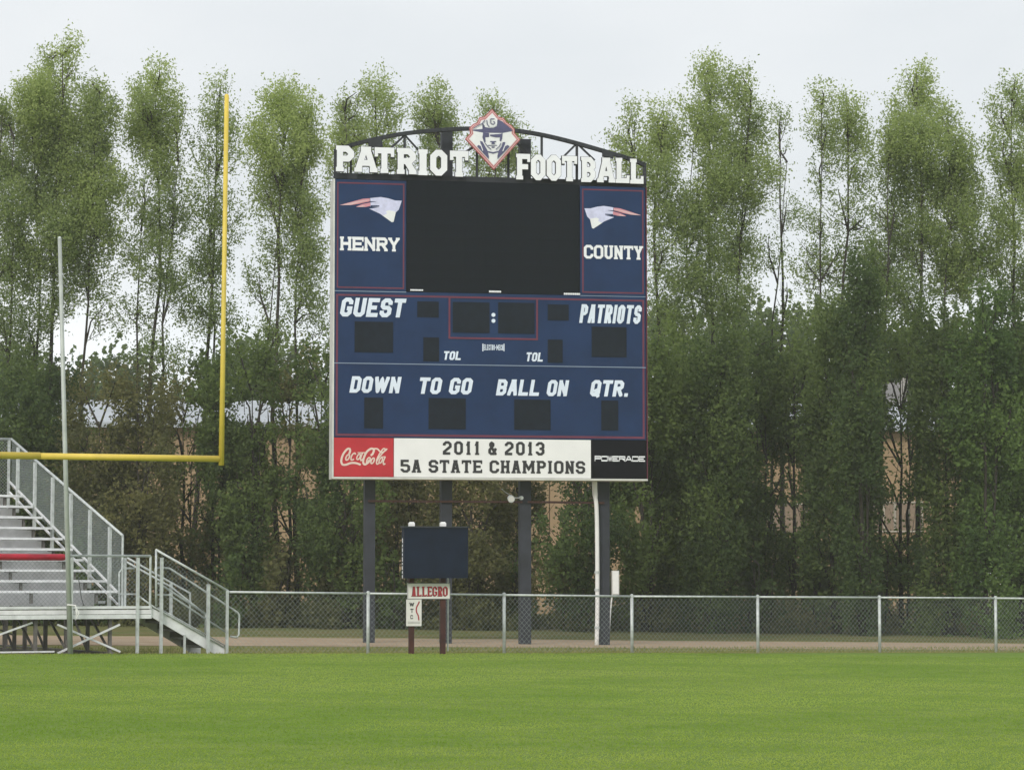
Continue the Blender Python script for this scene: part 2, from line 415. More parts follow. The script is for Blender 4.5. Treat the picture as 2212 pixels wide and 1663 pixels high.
# thin pale air over the field: one closed even volume round the camera and everything built
hz = MB().box(lambda a, b, c: Vector((a, b, c)), -950, 950, -120, 1600, -2.5, 21.5); hz.f = [f[::-1] for f in hz.f]
hm = bpy.data.materials.new('pale_air'); hm.use_nodes = True; ht = hm.node_tree; ht.nodes.clear()
ho = N(ht, 'ShaderNodeOutputMaterial'); hv = N(ht, 'ShaderNodeVolumePrincipled'); hv.inputs['Color'].default_value = (1, 1, 1, 1)
hv.inputs['Density'].default_value = HAZE; hv.inputs['Anisotropy'].default_value = 0.0
ht.links.new(hv.outputs[0], ho.inputs['Volume'])
build('haze', hz, hm, kind='stuff')
# ------------------------------------------------------------------ far buildings seen through the trees
WB = Plane(at(-300, HZ, 108) * Vector((1, 1, 0)) if False else Vector((at(-300, HZ, 108).x, 108, 0)), R(5.0))
u1 = WB.uv(2080, 1000)[0]
zt = WB.uv(560, 917, .5)[1] - .08; zr = WB.uv(560, 869, -12)[1]
wb = thing('warehouse', WB.P(u1 / 2, gz(0) - .1), 'long tan metal warehouse with a pale roof, seen behind the row of trees', 'building')
nP = 26; g0 = -0.6
for i in range(nP):
    a, b = u1 * i / nP, u1 * (i + 1) / nP
    build('wall_panel', MB().box(WB.P, a + .02, b - .02, g0, zt, -.12 - .02 * (i % 2), 0), M_tan, wb)
build('wall', MB().box(WB.P, 0, u1, g0, zt - .02, -24, -.15), M_tan, wb)
nR = 30
for i in range(nR):
    a, b = -.6 + (u1 + 1.2) * i / nR, -.6 + (u1 + 1.2) * (i + 1) / nR
    build('roof_panel', MB().quadbox([WB.P(a + .02, zt + .08, .5), WB.P(b - .02, zt + .08, .5), WB.P(b - .02, zr, -12), WB.P(a + .02, zr, -12),
          WB.P(a + .02, zt + .16, .5), WB.P(b - .02, zt + .16, .5), WB.P(b - .02, zr + .08, -12), WB.P(a + .02, zr + .08, -12)]), M_tanr, wb)
build('fascia', MB().box(WB.P, -.6, u1 + .6, zt - .06, zt + .14, .5, .56), M_tanr, wb)
for i, (xa, ya, xb, yb) in enumerate(((1648, 1090, 1690, 1150), (1694, 1090, 1740, 1150), (1888, 1086, 1930, 1146), (1934, 1086, 1990, 1146))):
    ua, va = WB.uv(xa, ya); ub, vb = WB.uv(xb, yb)
    w_ = build('window', MB().box(WB.P, ua, ub, vb, va, .01, .05), mat('dim_pane', (.22, .16, .11), .25, var=.1), wb)
    fr = MB(); e = .06
    fr.box(WB.P, ua - e, ub + e, va, va + e, .0, .09); fr.box(WB.P, ua - e, ub + e, vb - e, vb, .0, .09)
    fr.box(WB.P, ua - e, ua, vb, va, .0, .09); fr.box(WB.P, ub, ub + e, vb, va, .0, .09); fr.box(WB.P, (ua + ub) / 2 - e / 2, (ua + ub) / 2 + e / 2, vb, va, .0, .09)
    build('frame', fr, mat('pale_frame', (.42, .38, .31), .6), w_)
# grey gabled roof further back
HP = Plane(Vector((at(1860, HZ, 140).x, 140, 0)), R(-8))
hs = thing('house', HP.P(3, gz(0) - .1), 'house with a grey shingled gable roof beyond the warehouse', 'building')
ua, va = HP.uv(1862, 905); ub, vb = HP.uv(1990, 905); vt = HP.uv(1930, 815)[1]
build('wall', MB().box(HP.P, ua, ub, -1, va, -8, 0), M_tan, hs)
build('roof', MB().prism([(0.6, va), (-8.6, va), (-4, vt)], lambda d, v: HP.P(ua - .5, v, d), lambda d, v: HP.P(ub + .5, v, d)), M_groof, hs)
u_, v_ = HP.uv(1953, 790)
build('chimney', MB().box(HP.P, u_ - .2, u_ + .2, va, v_, -2.4, -2), M_concrete, hs)

# ------------------------------------------------------------------ the scoreboard
SA = R(10.6)
O_ = at(720.5, 1031, 60.0); SB = Plane((O_.x, O_.y, 0), SA)
c2 = lambda x, y: (695.8 + .32712 * x, 222.6 + .32712 * y)
c3 = lambda x, y: (695.8 + .32712 * x, 612.3 + .32712 * y)
c4 = lambda x, y: (751.4 + .30196 * x, 1001.9 + .30196 * y)
cA = lambda x, y: (706.9 + .1535 * x, 261.6 + .1535 * y)
cB = lambda x, y: (1001.9 + .18621 * x, 261.6 + .18621 * y)
def rect(tl, br, w=0):
    a = SB.uv(*tl, w); b = SB.uv(*br, w); return a[0], b[0], b[1], a[1]      # u0,u1,v0,v1
sb = thing('scoreboard', SB.P(3.4, gz(0), -.3), 'big navy blue football scoreboard with black video screen standing on four dark columns', 'scoreboard')
DEP = .60
uL = 0.0; uR = SB.uv(1396, 900)[0]
vB = SB.uv(720.5, 1029.5)[1]; vS = SB.uv(720.5, 944.3)[1]; v3 = SB.uv(720.5, 784)[1]; v2 = SB.uv(720.5, 627.2)[1]; vT = SB.uv(722, 386.5)[1]
uV0 = SB.uv(878, 500)[0]; uV1 = SB.uv(1253, 500)[0]
G = .006
def panel(name, m, u0, u1, v0, v1, w1=0.0, dep=DEP, parent=None, **kw):
    return build(name, MB().box(SB.P, u0 + G, u1 - G, v0 + G, v1 - G, w1 - dep, w1), m, parent or sb, **kw)
def flat(name, polys, m, w, parent, th=.006, **kw):
    return build(name, MB().union(polys, lambda u, v: SB.P(u, v, w + th), lambda u, v: SB.P(u, v, w)), m, parent, **kw)
def rule(u0, u1, v0, v1, t):     # rectangular outline
    return [[(u0, v1 - t), (u1, v1 - t), (u1, v1), (u0, v1)], [(u0, v0), (u1, v0), (u1, v0 + t), (u0, v0 + t)], [(u0, v0), (u0 + t, v0), (u0 + t, v1), (u0, v1)], [(u1 - t, v0), (u1, v0), (u1, v1), (u1 - t, v1)]]
pl = panel('side_panel', M_blue, uL, uV0, v2, vT)
pr = panel('side_panel', M_blue, uV1, uR, v2, vT)
scr = panel('video_screen', M_screen, uV0, uV1, v2, vT + .03, -.03)
# screen cabinets: shallow proud modules with fine joints
nx_, ny_ = 9, 8
sw_, sh_ = (uV1 - uV0 - .06) / nx_, (vT - v2 - .1) / ny_
mod = None
for i in range(nx_):
    for j in range(ny_):
        a = uV0 + .03 + i * sw_; b = v2 + .05 + j * sh_; org = SB.P(a + sw_ / 2, b + sh_ / 2, -.03)
        if mod is None:
            mod = build('screen_module', MB().box(lambda u, v, w: SB.P(u, v, w), a + .001, a + sw_ - .001, b + .0015, b + sh_ - .0015, -.03, -.024), M_screen, scr, origin=org)
            mod.location = org - Vector(sb['org'])
        else:
            o = mod.copy(); COL.objects.link(o); o.parent = scr; o.location = org - Vector(sb['org'])
st = panel('score_panel', M_blue, uL, uR, v3, v2)
dn = panel('down_panel', M_blue, uL, uR, vS, v3)
for p_, u0, u1, v0, v1 in ((pl, uL, uV0, v2, vT), (pr, uV1, uR, v2, vT)):
    flat('red_border', rule(u0 + .05, u1 - .05, v0 + .06, v1 - .07, .032), M_redline, -.002, p_)
flat('red_border', [[(uL + .04, v3), (uL + .085, v3), (uL + .085, v2 - .10), (uL + .04, v2 - .1)], [(uR - .085, v3), (uR - .04, v3), (uR - .04, v2 - .1), (uR - .085, v2 - .1)], [(uL + .04, v2 - .12), (uR - .04, v2 - .12), (uR - .04, v2 - .08), (uL + .04, v2 - .08)]], M_redline, -.002, st)
flat('red_border', [[(uL + .04, vS + .04), (uL + .085, vS + .04), (uL + .085, v3), (uL + .04, v3)], [(uR - .085, vS + .04), (uR - .04, vS + .04), (uR - .04, v3), (uR - .085, v3)], [(uL + .04, vS + .035), (uR - .04, vS + .035), (uR - .04, vS + .085), (uL + .04, vS + .085)]], M_redline, -.002, dn)
u0, u1, v0, v1 = rect(c3(835, 85), c3(1425, 375)); flat('clock_border', rule(u0, u1, v0, v1, .04), M_redline, .006, st)
seam = mat('panel_seam', (.22, .28, .38), .5)
flat('panel_seam', [[(uL, v3 - .010), (uR, v3 - .010), (uR, v3 + .010), (uL, v3 + .010)]], seam, .006, dn)
flat('panel_seam', [[(uL, v2 - .018), (uV0, v2 - .018), (uV0, v2 + .0), (uL, v2 + .0)]], seam, -.004, st)
flat('panel_seam', [[(uV1, v2 - .014), (uR, v2 - .014), (uR, v2 + .0), (uV1, v2 + .0)]], seam, -.004, st)
for (a, b, c, d, par) in ((215, 250, 468, 457, st), (628, 118, 770, 225, st), (862, 122, 1105, 328, st), (1162, 125, 1402, 333, st), (1490, 138, 1628, 245, st), (1780, 285, 2010, 488, st),
                          (668, 355, 772, 515, st), (1490, 370, 1588, 523, st), (278, 752, 402, 957, dn), (703, 755, 948, 962, dn), (1268, 765, 1508, 967, dn), (1843, 772, 1955, 970, dn)):
    u0, u1, v0, v1 = rect(c3(a, b), c3(c, d))
    w_ = build('digit_window', MB().box(SB.P, u0, u1, v0, v1, -.05, .012), M_window, par)
def word(txt, tl, br, m, par, slab=False, t=.22, w0=.64, gap=.1, shear=0., w=.002, cham=.2, Iw=None, name='lettering', th=.006):
    u0, u1, v0, v1 = rect(tl, br); o = None
    allp = text_polys(txt, t, slab, w0, gap, shear, cham=cham, Iw=Iw); pl_ = place(allp, u0, v0, u1, v1); i = 0
    for wd in txt.split(' '):
        k = len(text_polys(wd, t, slab, w0, gap, shear, cham=cham, Iw=Iw)); o = flat(name, pl_[i:i + k], m, w, par, th); i += k
    return o
IT = dict(t=.215, w0=.62, gap=.09, shear=.17, cham=.17)
word('GUEST', c3(118, 93), c3(557, 226), M_bletter, st, **IT)
word('PATRIOTS', c3(1697, 137), c3(2112, 268), M_bletter, st, t=.175, w0=.5, gap=.07, shear=.15, cham=.15)
word('TOL', c3(805, 447), c3(915, 506), M_bletter, st, **IT); word('TOL', c3(1350, 455), c3(1457, 516), M_bletter, st, **IT)
word('DOWN', c3(180, 612), c3(525, 725), M_bletter, dn, **IT); word('TO GO', c3(645, 620), c3(997, 733), M_bletter, dn, **IT)
word('BALL ON', c3(1147, 632), c3(1632, 745), M_bletter, dn, **IT); word('QTR.', c3(1768, 637), c3(2020, 748), M_bletter, dn, **IT)
word('HENRY', c2(118, 882), c2(512, 982), M_letter, pl, slab=True, t=.22, w0=.78, gap=.04)
word('COUNTY', c2(1728, 937), c2(2120, 1036), M_letter, pr, slab=True, t=.19, w0=.66, gap=.04)
word('ELECTRO-MECH', c3(1068, 403), c3(1196, 442), M_bletter, st, t=.16, w0=.5, gap=.12)
for (a, b, c, d) in (rect(c3(1058, 398), c3(1065, 448)), rect(c3(1198, 398), c3(1204, 448))): flat('logo_bar', [[(a, c), (b, c), (b, d), (a, d)]], M_bletter, .002, st)
def disc(cu, cv, r, n=20): return [(cu + r * math.cos(2 * math.pi * i / n), cv + r * math.sin(2 * math.pi * i / n)) for i in range(n)]
for cy_ in (208, 247):
    u_, v_ = SB.uv(*c3(1131, cy_)); flat('colon_dot', [disc(u_, v_, .046)], M_bletter, .004, st)
for a, b, c, d in ((583, 1229, 668, 1241), (1103, 1238, 1183, 1252), (1597, 1253, 1705, 1268)):
    u0, u1, v0, v1 = rect(c2(a, b), c2(c, d))
    bars = []; n = 9
    for i in range(n): x0 = u0 + (u1 - u0) * i / n; bars.append([(x0, v0), (x0 + (u1 - u0) / n * .72, v0), (x0 + (u1 - u0) / n * .72, v1), (x0, v1)])
    bars.append([(u0, (v0 + v1) / 2 - .008), (u1, (v0 + v1) / 2 - .008), (u1, (v0 + v1) / 2 + .008), (u0, (v0 + v1) / 2 + .008)])
    flat('maker_plate', bars, M_letter, -.012, scr)
# swept head emblem, left one and its mirror image
logo = lambda x, y: (718.0 + .0937 * x, 400.8 + .0937 * y)
HEAD = [(870, 295), (1000, 280), (1120, 270), (1290, 300), (1450, 350), (1600, 355), (1530, 560), (1460, 625), (1440, 710), (1410, 840), (1370, 850), (1100, 655), (850, 540), (1080, 505), (870, 490), (880, 375)]
CHIN = [(1230, 600), (1300, 575), (1440, 600), (1460, 625), (1440, 710), (1410, 840), (1370, 850), (1160, 700), (1260, 650)]
S1 = [(170, 455), (700, 310), (862, 300), (868, 368), (640, 420), (430, 455)]
S2 = [(540, 495), (700, 430), (880, 395), (886, 472), (760, 500)]
W1 = [(170, 458), (560, 370), (860, 330), (862, 345), (600, 400), (420, 452)]; W2 = [(560, 500), (700, 462), (760, 470), (700, 500)]
NOT1 = [(860, 370), (1010, 372), (1010, 378), (860, 395)]; NOT2 = [(880, 462), (1080, 465), (1080, 490), (880, 492)]
lb = rect(c2(118, 620), c2(526, 790)); rb = rect(c2(1732, 682), c2(2105, 838))
def tri(poly):   # concave polygon -> triangles
    from mathutils.geometry import tessellate_polygon
    vs = [Vector((p[0], p[1], 0)) for p in poly]
    return [[tuple(vs[i][:2]) for i in t] for t in tessellate_polygon([vs])]
def logo_flat(name, poly, m, w, par, mirror):
    q = []
    for x, y in poly:
        u, v = SB.uv(*logo(x, y))
        if mirror:
            fx = (u - lb[0]) / (lb[1] - lb[0]); fy = (v - lb[2]) / (lb[3] - lb[2])
            u = rb[1] - fx * (rb[1] - rb[0]); v = rb[2] + fy * (rb[3] - rb[2])
        q.append((u, v))
    flat(name, tri(q), m, w, par, .003)
for par, mi in ((pl, False), (pr, True)):
    logo_flat('emblem_head', HEAD, M_lav, .002, par, mi); logo_flat('emblem_chin', CHIN, M_pale, .006, par, mi)
    logo_flat('emblem_streak', S1, M_pink, .002, par, mi); logo_flat('emblem_streak', S2, M_pink, .002, par, mi)
    logo_flat('streak_tip', W1, M_pinkring, .006, par, mi); logo_flat('streak_tip', W2, M_pinkring, .006, par, mi)
    logo_flat('emblem_notch', NOT1, M_blue, .006, par, mi); logo_flat('emblem_notch', NOT2, M_blue, .006, par, mi)
# advert strip
ux1 = SB.uv(850.5, 1000)[0]; ux2 = SB.uv(1277, 1000)[0]
p1 = panel('advert_panel', M_red, uL, ux1, vB, vS, label='red advert panel with white script lettering')
p2 = panel('advert_panel', M_white, ux1, ux2, vB, vS, label='white panel with black championship lettering')
p3 = panel('advert_panel', M_black, ux2, uR + .01, vB, vS, label='black advert panel with white wide lettering')
word('2011 & 2013', c3(797, 1040), c3(1468, 1135), M_ink, p2, slab=True, t=.185, w0=.62, gap=.17)
word('5A STATE CHAMPIONS', c3(518, 1162), c3(1737, 1256), M_ink, p2, slab=True, t=.185, w0=.64, gap=.1)
word('POWERADE', c3(1800, 1137), c3(2132, 1176), M_letter, p3, t=.24, w0=1.35, gap=.16, cham=.1, Iw=None)
ccp = lambda x, y: SB.uv(712.5 + .07046 * x, 935.1 + .07046 * y)
def smooth(pts, n=6):
    o = []; P = [Vector(p) for p in pts]; P = [P[0]] + P + [P[-1]]
    for i in range(1, len(P) - 2):
        for k in range(n):
            t = k / n; a, b, c, d = P[i - 1], P[i], P[i + 1], P[i + 2]
            o.append(.5 * ((2 * b) + (c - a) * t + (2 * a - 5 * b + 4 * c - d) * t * t + (3 * b - a - 3 * c + d) * t ** 3))
    return [tuple(p) for p in o] + [tuple(P[-1])]
def loop(cx, cy, rx, ry, sk=.35):
    return [(cx + rx * math.cos(a) - sk * ry * math.sin(a), cy + ry * math.sin(a)) for a in [i * math.pi / 8 for i in range(17)]]
scr_ = []
def ss(pts, t, sm=True):
    q = smooth(pts) if sm else pts
    scr_.extend(stroke([ccp(*p) for p in q], t * .07046 * .0105))
ss([(590, 640), (620, 560), (610, 490), (540, 490), (440, 600), (375, 730), (350, 870), (390, 965), (500, 970), (620, 925), (740, 915), (850, 935), (945, 975)], 62)
ss(loop(545, 745, 50, 85), 44, False); ss([(790, 660), (760, 615), (700, 650), (655, 740), (660, 830), (740, 800)], 44)
ss(loop(880, 730, 48, 85), 40, False); ss([(1000, 610), (945, 760), (950, 840), (1010, 800)], 42); ss([(850, 600), (940, 605), (1075, 600)], 30)
ss([(1250, 690), (1310, 640), (1350, 540), (1330, 490), (1250, 485), (1130, 580), (1050, 740), (1020, 880), (1060, 960), (1140, 930), (1210, 830)], 64)
ss([(1330, 485), (1450, 485), (1530, 560), (1600, 590), (1700, 540), (1755, 480)], 44)
ss(loop(1180, 840, 48, 90), 42, False); ss(loop(1310, 850, 45, 85), 42, False)
ss([(1420, 860), (1500, 680), (1620, 500), (1680, 480), (1690, 530), (1560, 680), (1440, 860), (1440, 950), (1500, 930)], 40)
ss(loop(1560, 840, 45, 85), 40, False); ss([(1700, 725), (1640, 870), (1650, 960), (1700, 930)], 42); ss([(1570, 735), (1700, 725)], 30)
flat('script_lettering', scr_, M_cream, .002, p1)
# cabinet trim
build('side_trim', MB().box(SB.P, uL - .035, uL - .001, vB, vT, -DEP, .012), M_trim, sb)
build('side_trim', MB().box(SB.P, uR + .014, uR + .03, vB, vT, -DEP, .006), M_redline, sb)
build('bottom_trim', MB().box(SB.P, uL - .035, uR + .03, vB - .045, vB - .001, -DEP, .014), M_trim, sb)
# columns
wC = -DEP + .16 - .35
for tl_, br_, topy in (((787.6, 1033), (810.3, 1398), None), ((953, 1033), (976.5, 1400), 280), ((1124, 1033), (1147.5, 1398), 300), ((1293, 1033), (1317, 1396), None)):
    ua = SB.uv(tl_[0], 1200, -DEP - .02)[0]; ub = SB.uv(br_[0], 1200, -DEP - .02)[0]
    top = vT - .2 if topy is None else SB.uv(tl_[0], topy, -DEP)[1]
    zb = gz(SB.P(ua, 0).x) - .3; t = .03; mbx = MB()
    mbx.box(SB.P, ua, ub, zb, top, -DEP - .02 - t, -DEP - .02)
    mbx.box(SB.P, ua, ub, zb, top, -DEP - .02 - .26, -DEP - .02 - .26 + t)
    mbx.box(SB.P, (ua + ub) / 2 - .012, (ua + ub) / 2 + .012, zb, top, -DEP - .02 - .26 + t, -DEP - .02 - t)
    mbx.box(SB.P, ua + .0, ua + .01, zb, top, -DEP - .05 - .2, -DEP - .02 - t)
    build('column', mbx, M_steel, sb)
for xa, ya, xb, yb in ((795, 1082, 1128, 1084), (1140, 1084, 1305, 1086)):
    ua, va = SB.uv(xa, ya, -DEP); ub, vb = SB.uv(xb, yb, -DEP)
    build('cross_brace', MB().bar(SB.P(ua, va, -DEP + .02), SB.P(ub, vb, -DEP + .02), .05, .05), M_rust, sb)
# crown truss
TW = -.25
def tp(x, y, w=TW): u, v = SB.uv(x, y, w); return SB.P(u, v, w)
arch = [c2(x, y) for x, y in ((85, 318), (190, 280), (350, 240), (545, 203), (780, 180), (960, 171), (1130, 170), (1300, 187), (1470, 216), (1660, 262), (1890, 328), (2045, 375), (2133, 412))]
mbt = MB()
aa = smooth(arch, 4)
for i in range(len(aa) - 1):
    p, q = tp(*aa[i]), tp(*aa[i + 1]); e = (q - p).normalized() * .01
    mbt.bar(p - e, q + e, .12, .085)
build('arch_chord', mbt, M_truss, sb)
build('lower_chord', MB().box(SB.P, uL, uR, vT + .035, vT + .17, TW - .07, TW + .07), M_truss, sb)
def strut(a, b, w=.07, name='strut'):
    build(name, MB().bar(tp(*c2(*a), TW - .01), tp(*c2(*b), TW - .01), w * .7, w, up=(0, 1, 0)), M_truss, sb)
for a, b, w in (((88, 310), (88, 495), .1), ((2128, 405), (2130, 560), .12), ((350, 245), (350, 500), .08), ((1022, 180), (1022, 520), .085), ((1230, 180), (1230, 530), .085), ((1450, 215), (1450, 535), .085),
                ((1682, 268), (1682, 545), .09), ((545, 205), (545, 500), .085), ((545, 215), (420, 330), .06), ((548, 215), (670, 350), .06), ((1675, 275), (1560, 390), .06), ((1690, 275), (1800, 380), .06),
                ((1890, 335), (1890, 550), .08), ((1050, 260), (940, 330), .07), ((1280, 260), (1370, 350), .07), ((190, 282), (190, 490), .07)):
    strut(a, b, w)
build('gusset', MB().prism([SB.uv(*c2(*p), TW) for p in ((300, 250), (390, 235), (400, 290), (310, 295))], lambda u, v: SB.P(u, v, TW - .03), lambda u, v: SB.P(u, v, TW + .065)), M_truss, sb)
build('gusset', MB().prism([SB.uv(*c2(*p), TW) for p in ((1850, 310), (1920, 335), (1920, 370), (1850, 355))], lambda u, v: SB.P(u, v, TW - .03), lambda u, v: SB.P(u, v, TW + .065)), M_truss, sb)
# individually mounted letters
def chletter(ch, tl, br, t, wrel=None):
    u0, u1, v0, v1 = rect(tl, br, .05)
    W = (u1 - u0) / (v1 - v0)
    polys = place(glyph_polys(ch, W, t, True, .24, .035), u0, v0, u1, v1)
    o = build('letter', MB().union(polys, lambda u, v: SB.P(u, v, .05), lambda u, v: SB.P(u, v, .035)), M_letter, sb, label='white block letter ' + ch)
    e = .010; back = place(glyph_polys(ch, W + .03, t + .035, True, .24, .035), u0 - e, v0 - e, u1 + e, v1 + e)
    build('letter_return', MB().union(back, lambda u, v: SB.P(u, v, .033), lambda u, v: SB.P(u, v, -.02)), M_truss, o)
for ch, a, b, c, d in (('P', 125, 345, 378, 715), ('A', 383, 358, 708, 725), ('T', 668, 370, 942, 737), ('R', 980, 380, 1253, 752), ('I', 1283, 398, 1413, 765), ('O', 1450, 403, 1688, 772), ('T', 1728, 417, 1985, 788)):
    chletter(ch, cA(a, b), cA(c, d), .235)
for ch, a, b, c, d in (('F', 608, 380, 770, 682), ('O', 780, 387, 948, 690), ('O', 962, 394, 1128, 696), ('T', 1140, 405, 1315, 702), ('B', 1362, 416, 1528, 712), ('A', 1547, 424, 1758, 716), ('L', 1762, 428, 1922, 722), ('L', 1930, 438, 2085, 730)):
    chletter(ch, cB(a, b), cB(c, d), .20)
# diamond emblem
em = lambda x, y, w=.1: SB.uv(990.8 + .0937 * x, 222.6 + .0937 * y, w)
DIA = [(770, 140), (930, 330), (1040, 345), (1110, 450), (1220, 520), (1290, 600), (1290, 690), (1420, 850), (810, 1545), (150, 830), (265, 700), (250, 570), (330, 490), (430, 450), (480, 335), (590, 315)]
def sc(poly, k, cx=785, cy=840): return [(cx + (x - cx) * k, cy + (y - cy) * k) for x, y in poly]
dia = build('emblem_plate', MB().union(tri([em(*p) for p in DIA]), lambda u, v: SB.P(u, v, .10), lambda u, v: SB.P(u, v, .04)), M_redring, sb)
def emf(name, poly, m, lvl): build(name, MB().union(tri([em(*p) for p in poly]), lambda u, v: SB.P(u, v, .10 + .003 * lvl), lambda u, v: SB.P(u, v, .10 + .003 * lvl - .0028)), m, dia)
emf('emblem_ring', sc(DIA, .955), M_pinkring, 1); emf('emblem_ring', sc(DIA, .92), M_redring, 2); emf('emblem_ring', sc(DIA, .885), M_pinkring, 3); emf('emblem_field', sc(DIA, .85), M_pale, 4)
emf('emblem_hat', [(900, 385), (1000, 430), (1110, 520), (1210, 600), (1240, 655), (1000, 700), (560, 690), (320, 645), (320, 622), (545, 605), (545, 490), (600, 560), (700, 580), (800, 580), (880, 540), (890, 400)], M_purple, 5)
emf('emblem_brim', [(560, 690), (700, 700), (700, 790), (610, 800), (620, 900), (590, 930), (545, 800)], M_purple, 6)
emf('emblem_brim', [(1010, 700), (1000, 830), (970, 900), (940, 870), (950, 800), (850, 800), (720, 770), (720, 735), (960, 720)], M_purple, 7)
for q in ([(720, 885), (860, 885), (860, 905), (820, 915), (825, 940), (845, 955), (740, 955), (760, 940), (760, 915), (720, 905)], [(665, 978), (880, 978), (880, 992), (665, 992)], [(750, 1010), (830, 1010), (820, 1040), (760, 1040)],
          [(650, 1110), (790, 1140), (910, 1110), (910, 1140), (790, 1175), (650, 1140)]):
    emf('emblem_line', q, M_purple, 8)
for q in ([(485, 880), (545, 900), (600, 1000), (655, 1090), (690, 1230), (690, 1300), (420, 1010), (450, 975), (520, 1010)], [(1070, 910), (1010, 910), (985, 1010), (920, 1100), (890, 1230), (890, 1300), (1170, 1010), (1130, 975), (1060, 1010)]):
    emf('emblem_coat', q, M_purple, 9)
for pts in ([(690, 350), (690, 480), (740, 545), (820, 545), (868, 490), (872, 375)],):
    polys = stroke([em(*p) for p in pts], .028)
    build('emblem_loop', MB().union(polys, lambda u, v: SB.P(u, v, .133), lambda u, v: SB.P(u, v, .13)), M_letter, dia)
for pts in ([(640, 400), (650, 500), (700, 570)], [(545, 480), (590, 550)], [(330, 600), (420, 540), (540, 480), (600, 400)], [(730, 375), (820, 375)], [(730, 380), (735, 480), (790, 505), (820, 480), (820, 445), (785, 445)], [(500, 960), (550, 1110)], [(1075, 950), (1010, 1120)], [(600, 930), (660, 1010), (740, 1080)], [(970, 930), (930, 1010), (850, 1080)]):
    polys = stroke([em(*p) for p in pts], .018)
    build('emblem_line', MB().union(polys, lambda u, v: SB.P(u, v, .139), lambda u, v: SB.P(u, v, .136)), M_letter if pts[0] in ((500, 960), (1075, 950)) else M_purple, dia)
# conduit, box, security light
wq = -DEP - .1
pts = [c4(1765, 108), c4(1768, 220), c4(1778, 300), c4(1783, 500), c4(1785, 1000), c4(1780, 1302)]
q = [SB.P(*SB.uv(*p, wq + .2), wq + .2) for p in smooth(pts, 3)]; q[-1].z = gz(q[-1].x) - .1
cnd = build('conduit', MB().tube(q, [.062] * 4 + [.05] * (len(q) - 4), 10), M_cap, sb, smooth=True)
for yy in (775, 900, 1170):
    p = SB.P(*SB.uv(*c4(1783, yy), wq + .2), wq + .2); build('coupling', MB().tube([p - Vector((0, 0, .03)), p + Vector((0, 0, .03))], .062, 10), M_galv, cnd)
u0, u1, v0, v1 = rect(c4(1888, 762), c4(1940, 935), -DEP)
eb = build('electrical_box', MB().box(SB.P, u0, u1, v0, v1, -DEP - .12, -DEP + .02), M_trim, sb)
build('box_door', MB().box(SB.P, u0 + .02, u1 - .02, v0 + .02, v1 - .02, -DEP + .021, -DEP + .035), M_cap, eb)
pa = SB.P((u0 + u1) / 2 - .07, v0, -DEP - .05); build('conduit', MB().tube([pa, Vector((pa.x - .04, pa.y, v0 - .4)), Vector((pa.x - .1, pa.y, gz(pa.x) - .1))], .018, 8), M_cap, sb)
lp = thing('security_light', SB.P(*SB.uv(*c4(1240, 243), -DEP + .05), -DEP + .05), 'small grey floodlight on a short arm fixed to a dark scoreboard column', 'lamp')
pc = SB.P(*SB.uv(*c4(1240, 243), -DEP + .05), -DEP + .05); ph = SB.P(*SB.uv(*c4(1166, 243), -DEP + .2), -DEP + .2)
build('mount', MB().tube([pc + SB.N * -.06, pc + SB.N * .06], .045, 14), M_galv, lp); build('arm', MB().tube([pc + SB.N * .05, ph], .014, 8), M_galv, lp)
hd = build('lamp_head', MB().tube([ph - SB.N * .10 + Vector((0, 0, .03)), ph - SB.N * .05, ph + SB.N * .07 - Vector((0, 0, .03))], [.05, .075, .085], 16), M_galv, lp)
build('lens', MB().tube([ph + SB.N * .071 - Vector((0, 0, .03)), ph + SB.N * .078 - Vector((0, 0, .033))], .07, 16), M_cap, hd)
build('wire', MB().tube([ph + Vector((-.02, 0, .07)), tp(*c4(1130, 205), -DEP), tp(*c4(1100, 178), -DEP)], .009, 6), M_galv, lp)

# ------------------------------------------------------------------ chain-link helper
def chain(P, poly, pitch=.075, r=.0022, parent=None, name='chain_link'):
    """woven wire clipped to the (u,v) quad strip: poly = list of (u, vlow, vhigh)"""
    us = [p[0] for p in poly]; mb = MB()
    def lim(u):
        for i in range(len(poly) - 1):
            if poly[i][0] <= u <= poly[i + 1][0]:
                t = (u - poly[i][0]) / (poly[i + 1][0] - poly[i][0]); return [poly[i][k] + (poly[i + 1][k] - poly[i][k]) * t for k in (1, 2)]
        return None
    umin, umax = min(us), max(us); vmin = min(p[1] for p in poly); vmax = max(p[2] for p in poly); H = vmax - vmin
    step = pitch * 1.414
    for sgn in (1, -1):
        c = umin - H
        while c < umax + H:
            # wire u = c + sgn*(v - vmin)
            run = None; n = max(4, int(H / .05)); prev = None
            for i in range(n + 1):
                v = vmin + H * i / n; u = c + sgn * (v - vmin); L = lim(u)
                ok = L is not None and L[0] - 1e-6 <= v <= L[1] + 1e-6
                if ok and run is None: run = (u, v)
                if ok: prev = (u, v)
                if (not ok or i == n) and run is not None:
                    if prev != run:
                        a = P(run[0], run[1], sgn * .003); b = P(prev[0], prev[1], sgn * .003); mb.bar(a, b, r * 2, r * 2)
                    run = None
            c += step
    return build(name, mb, M_wire, parent, kind='stuff')

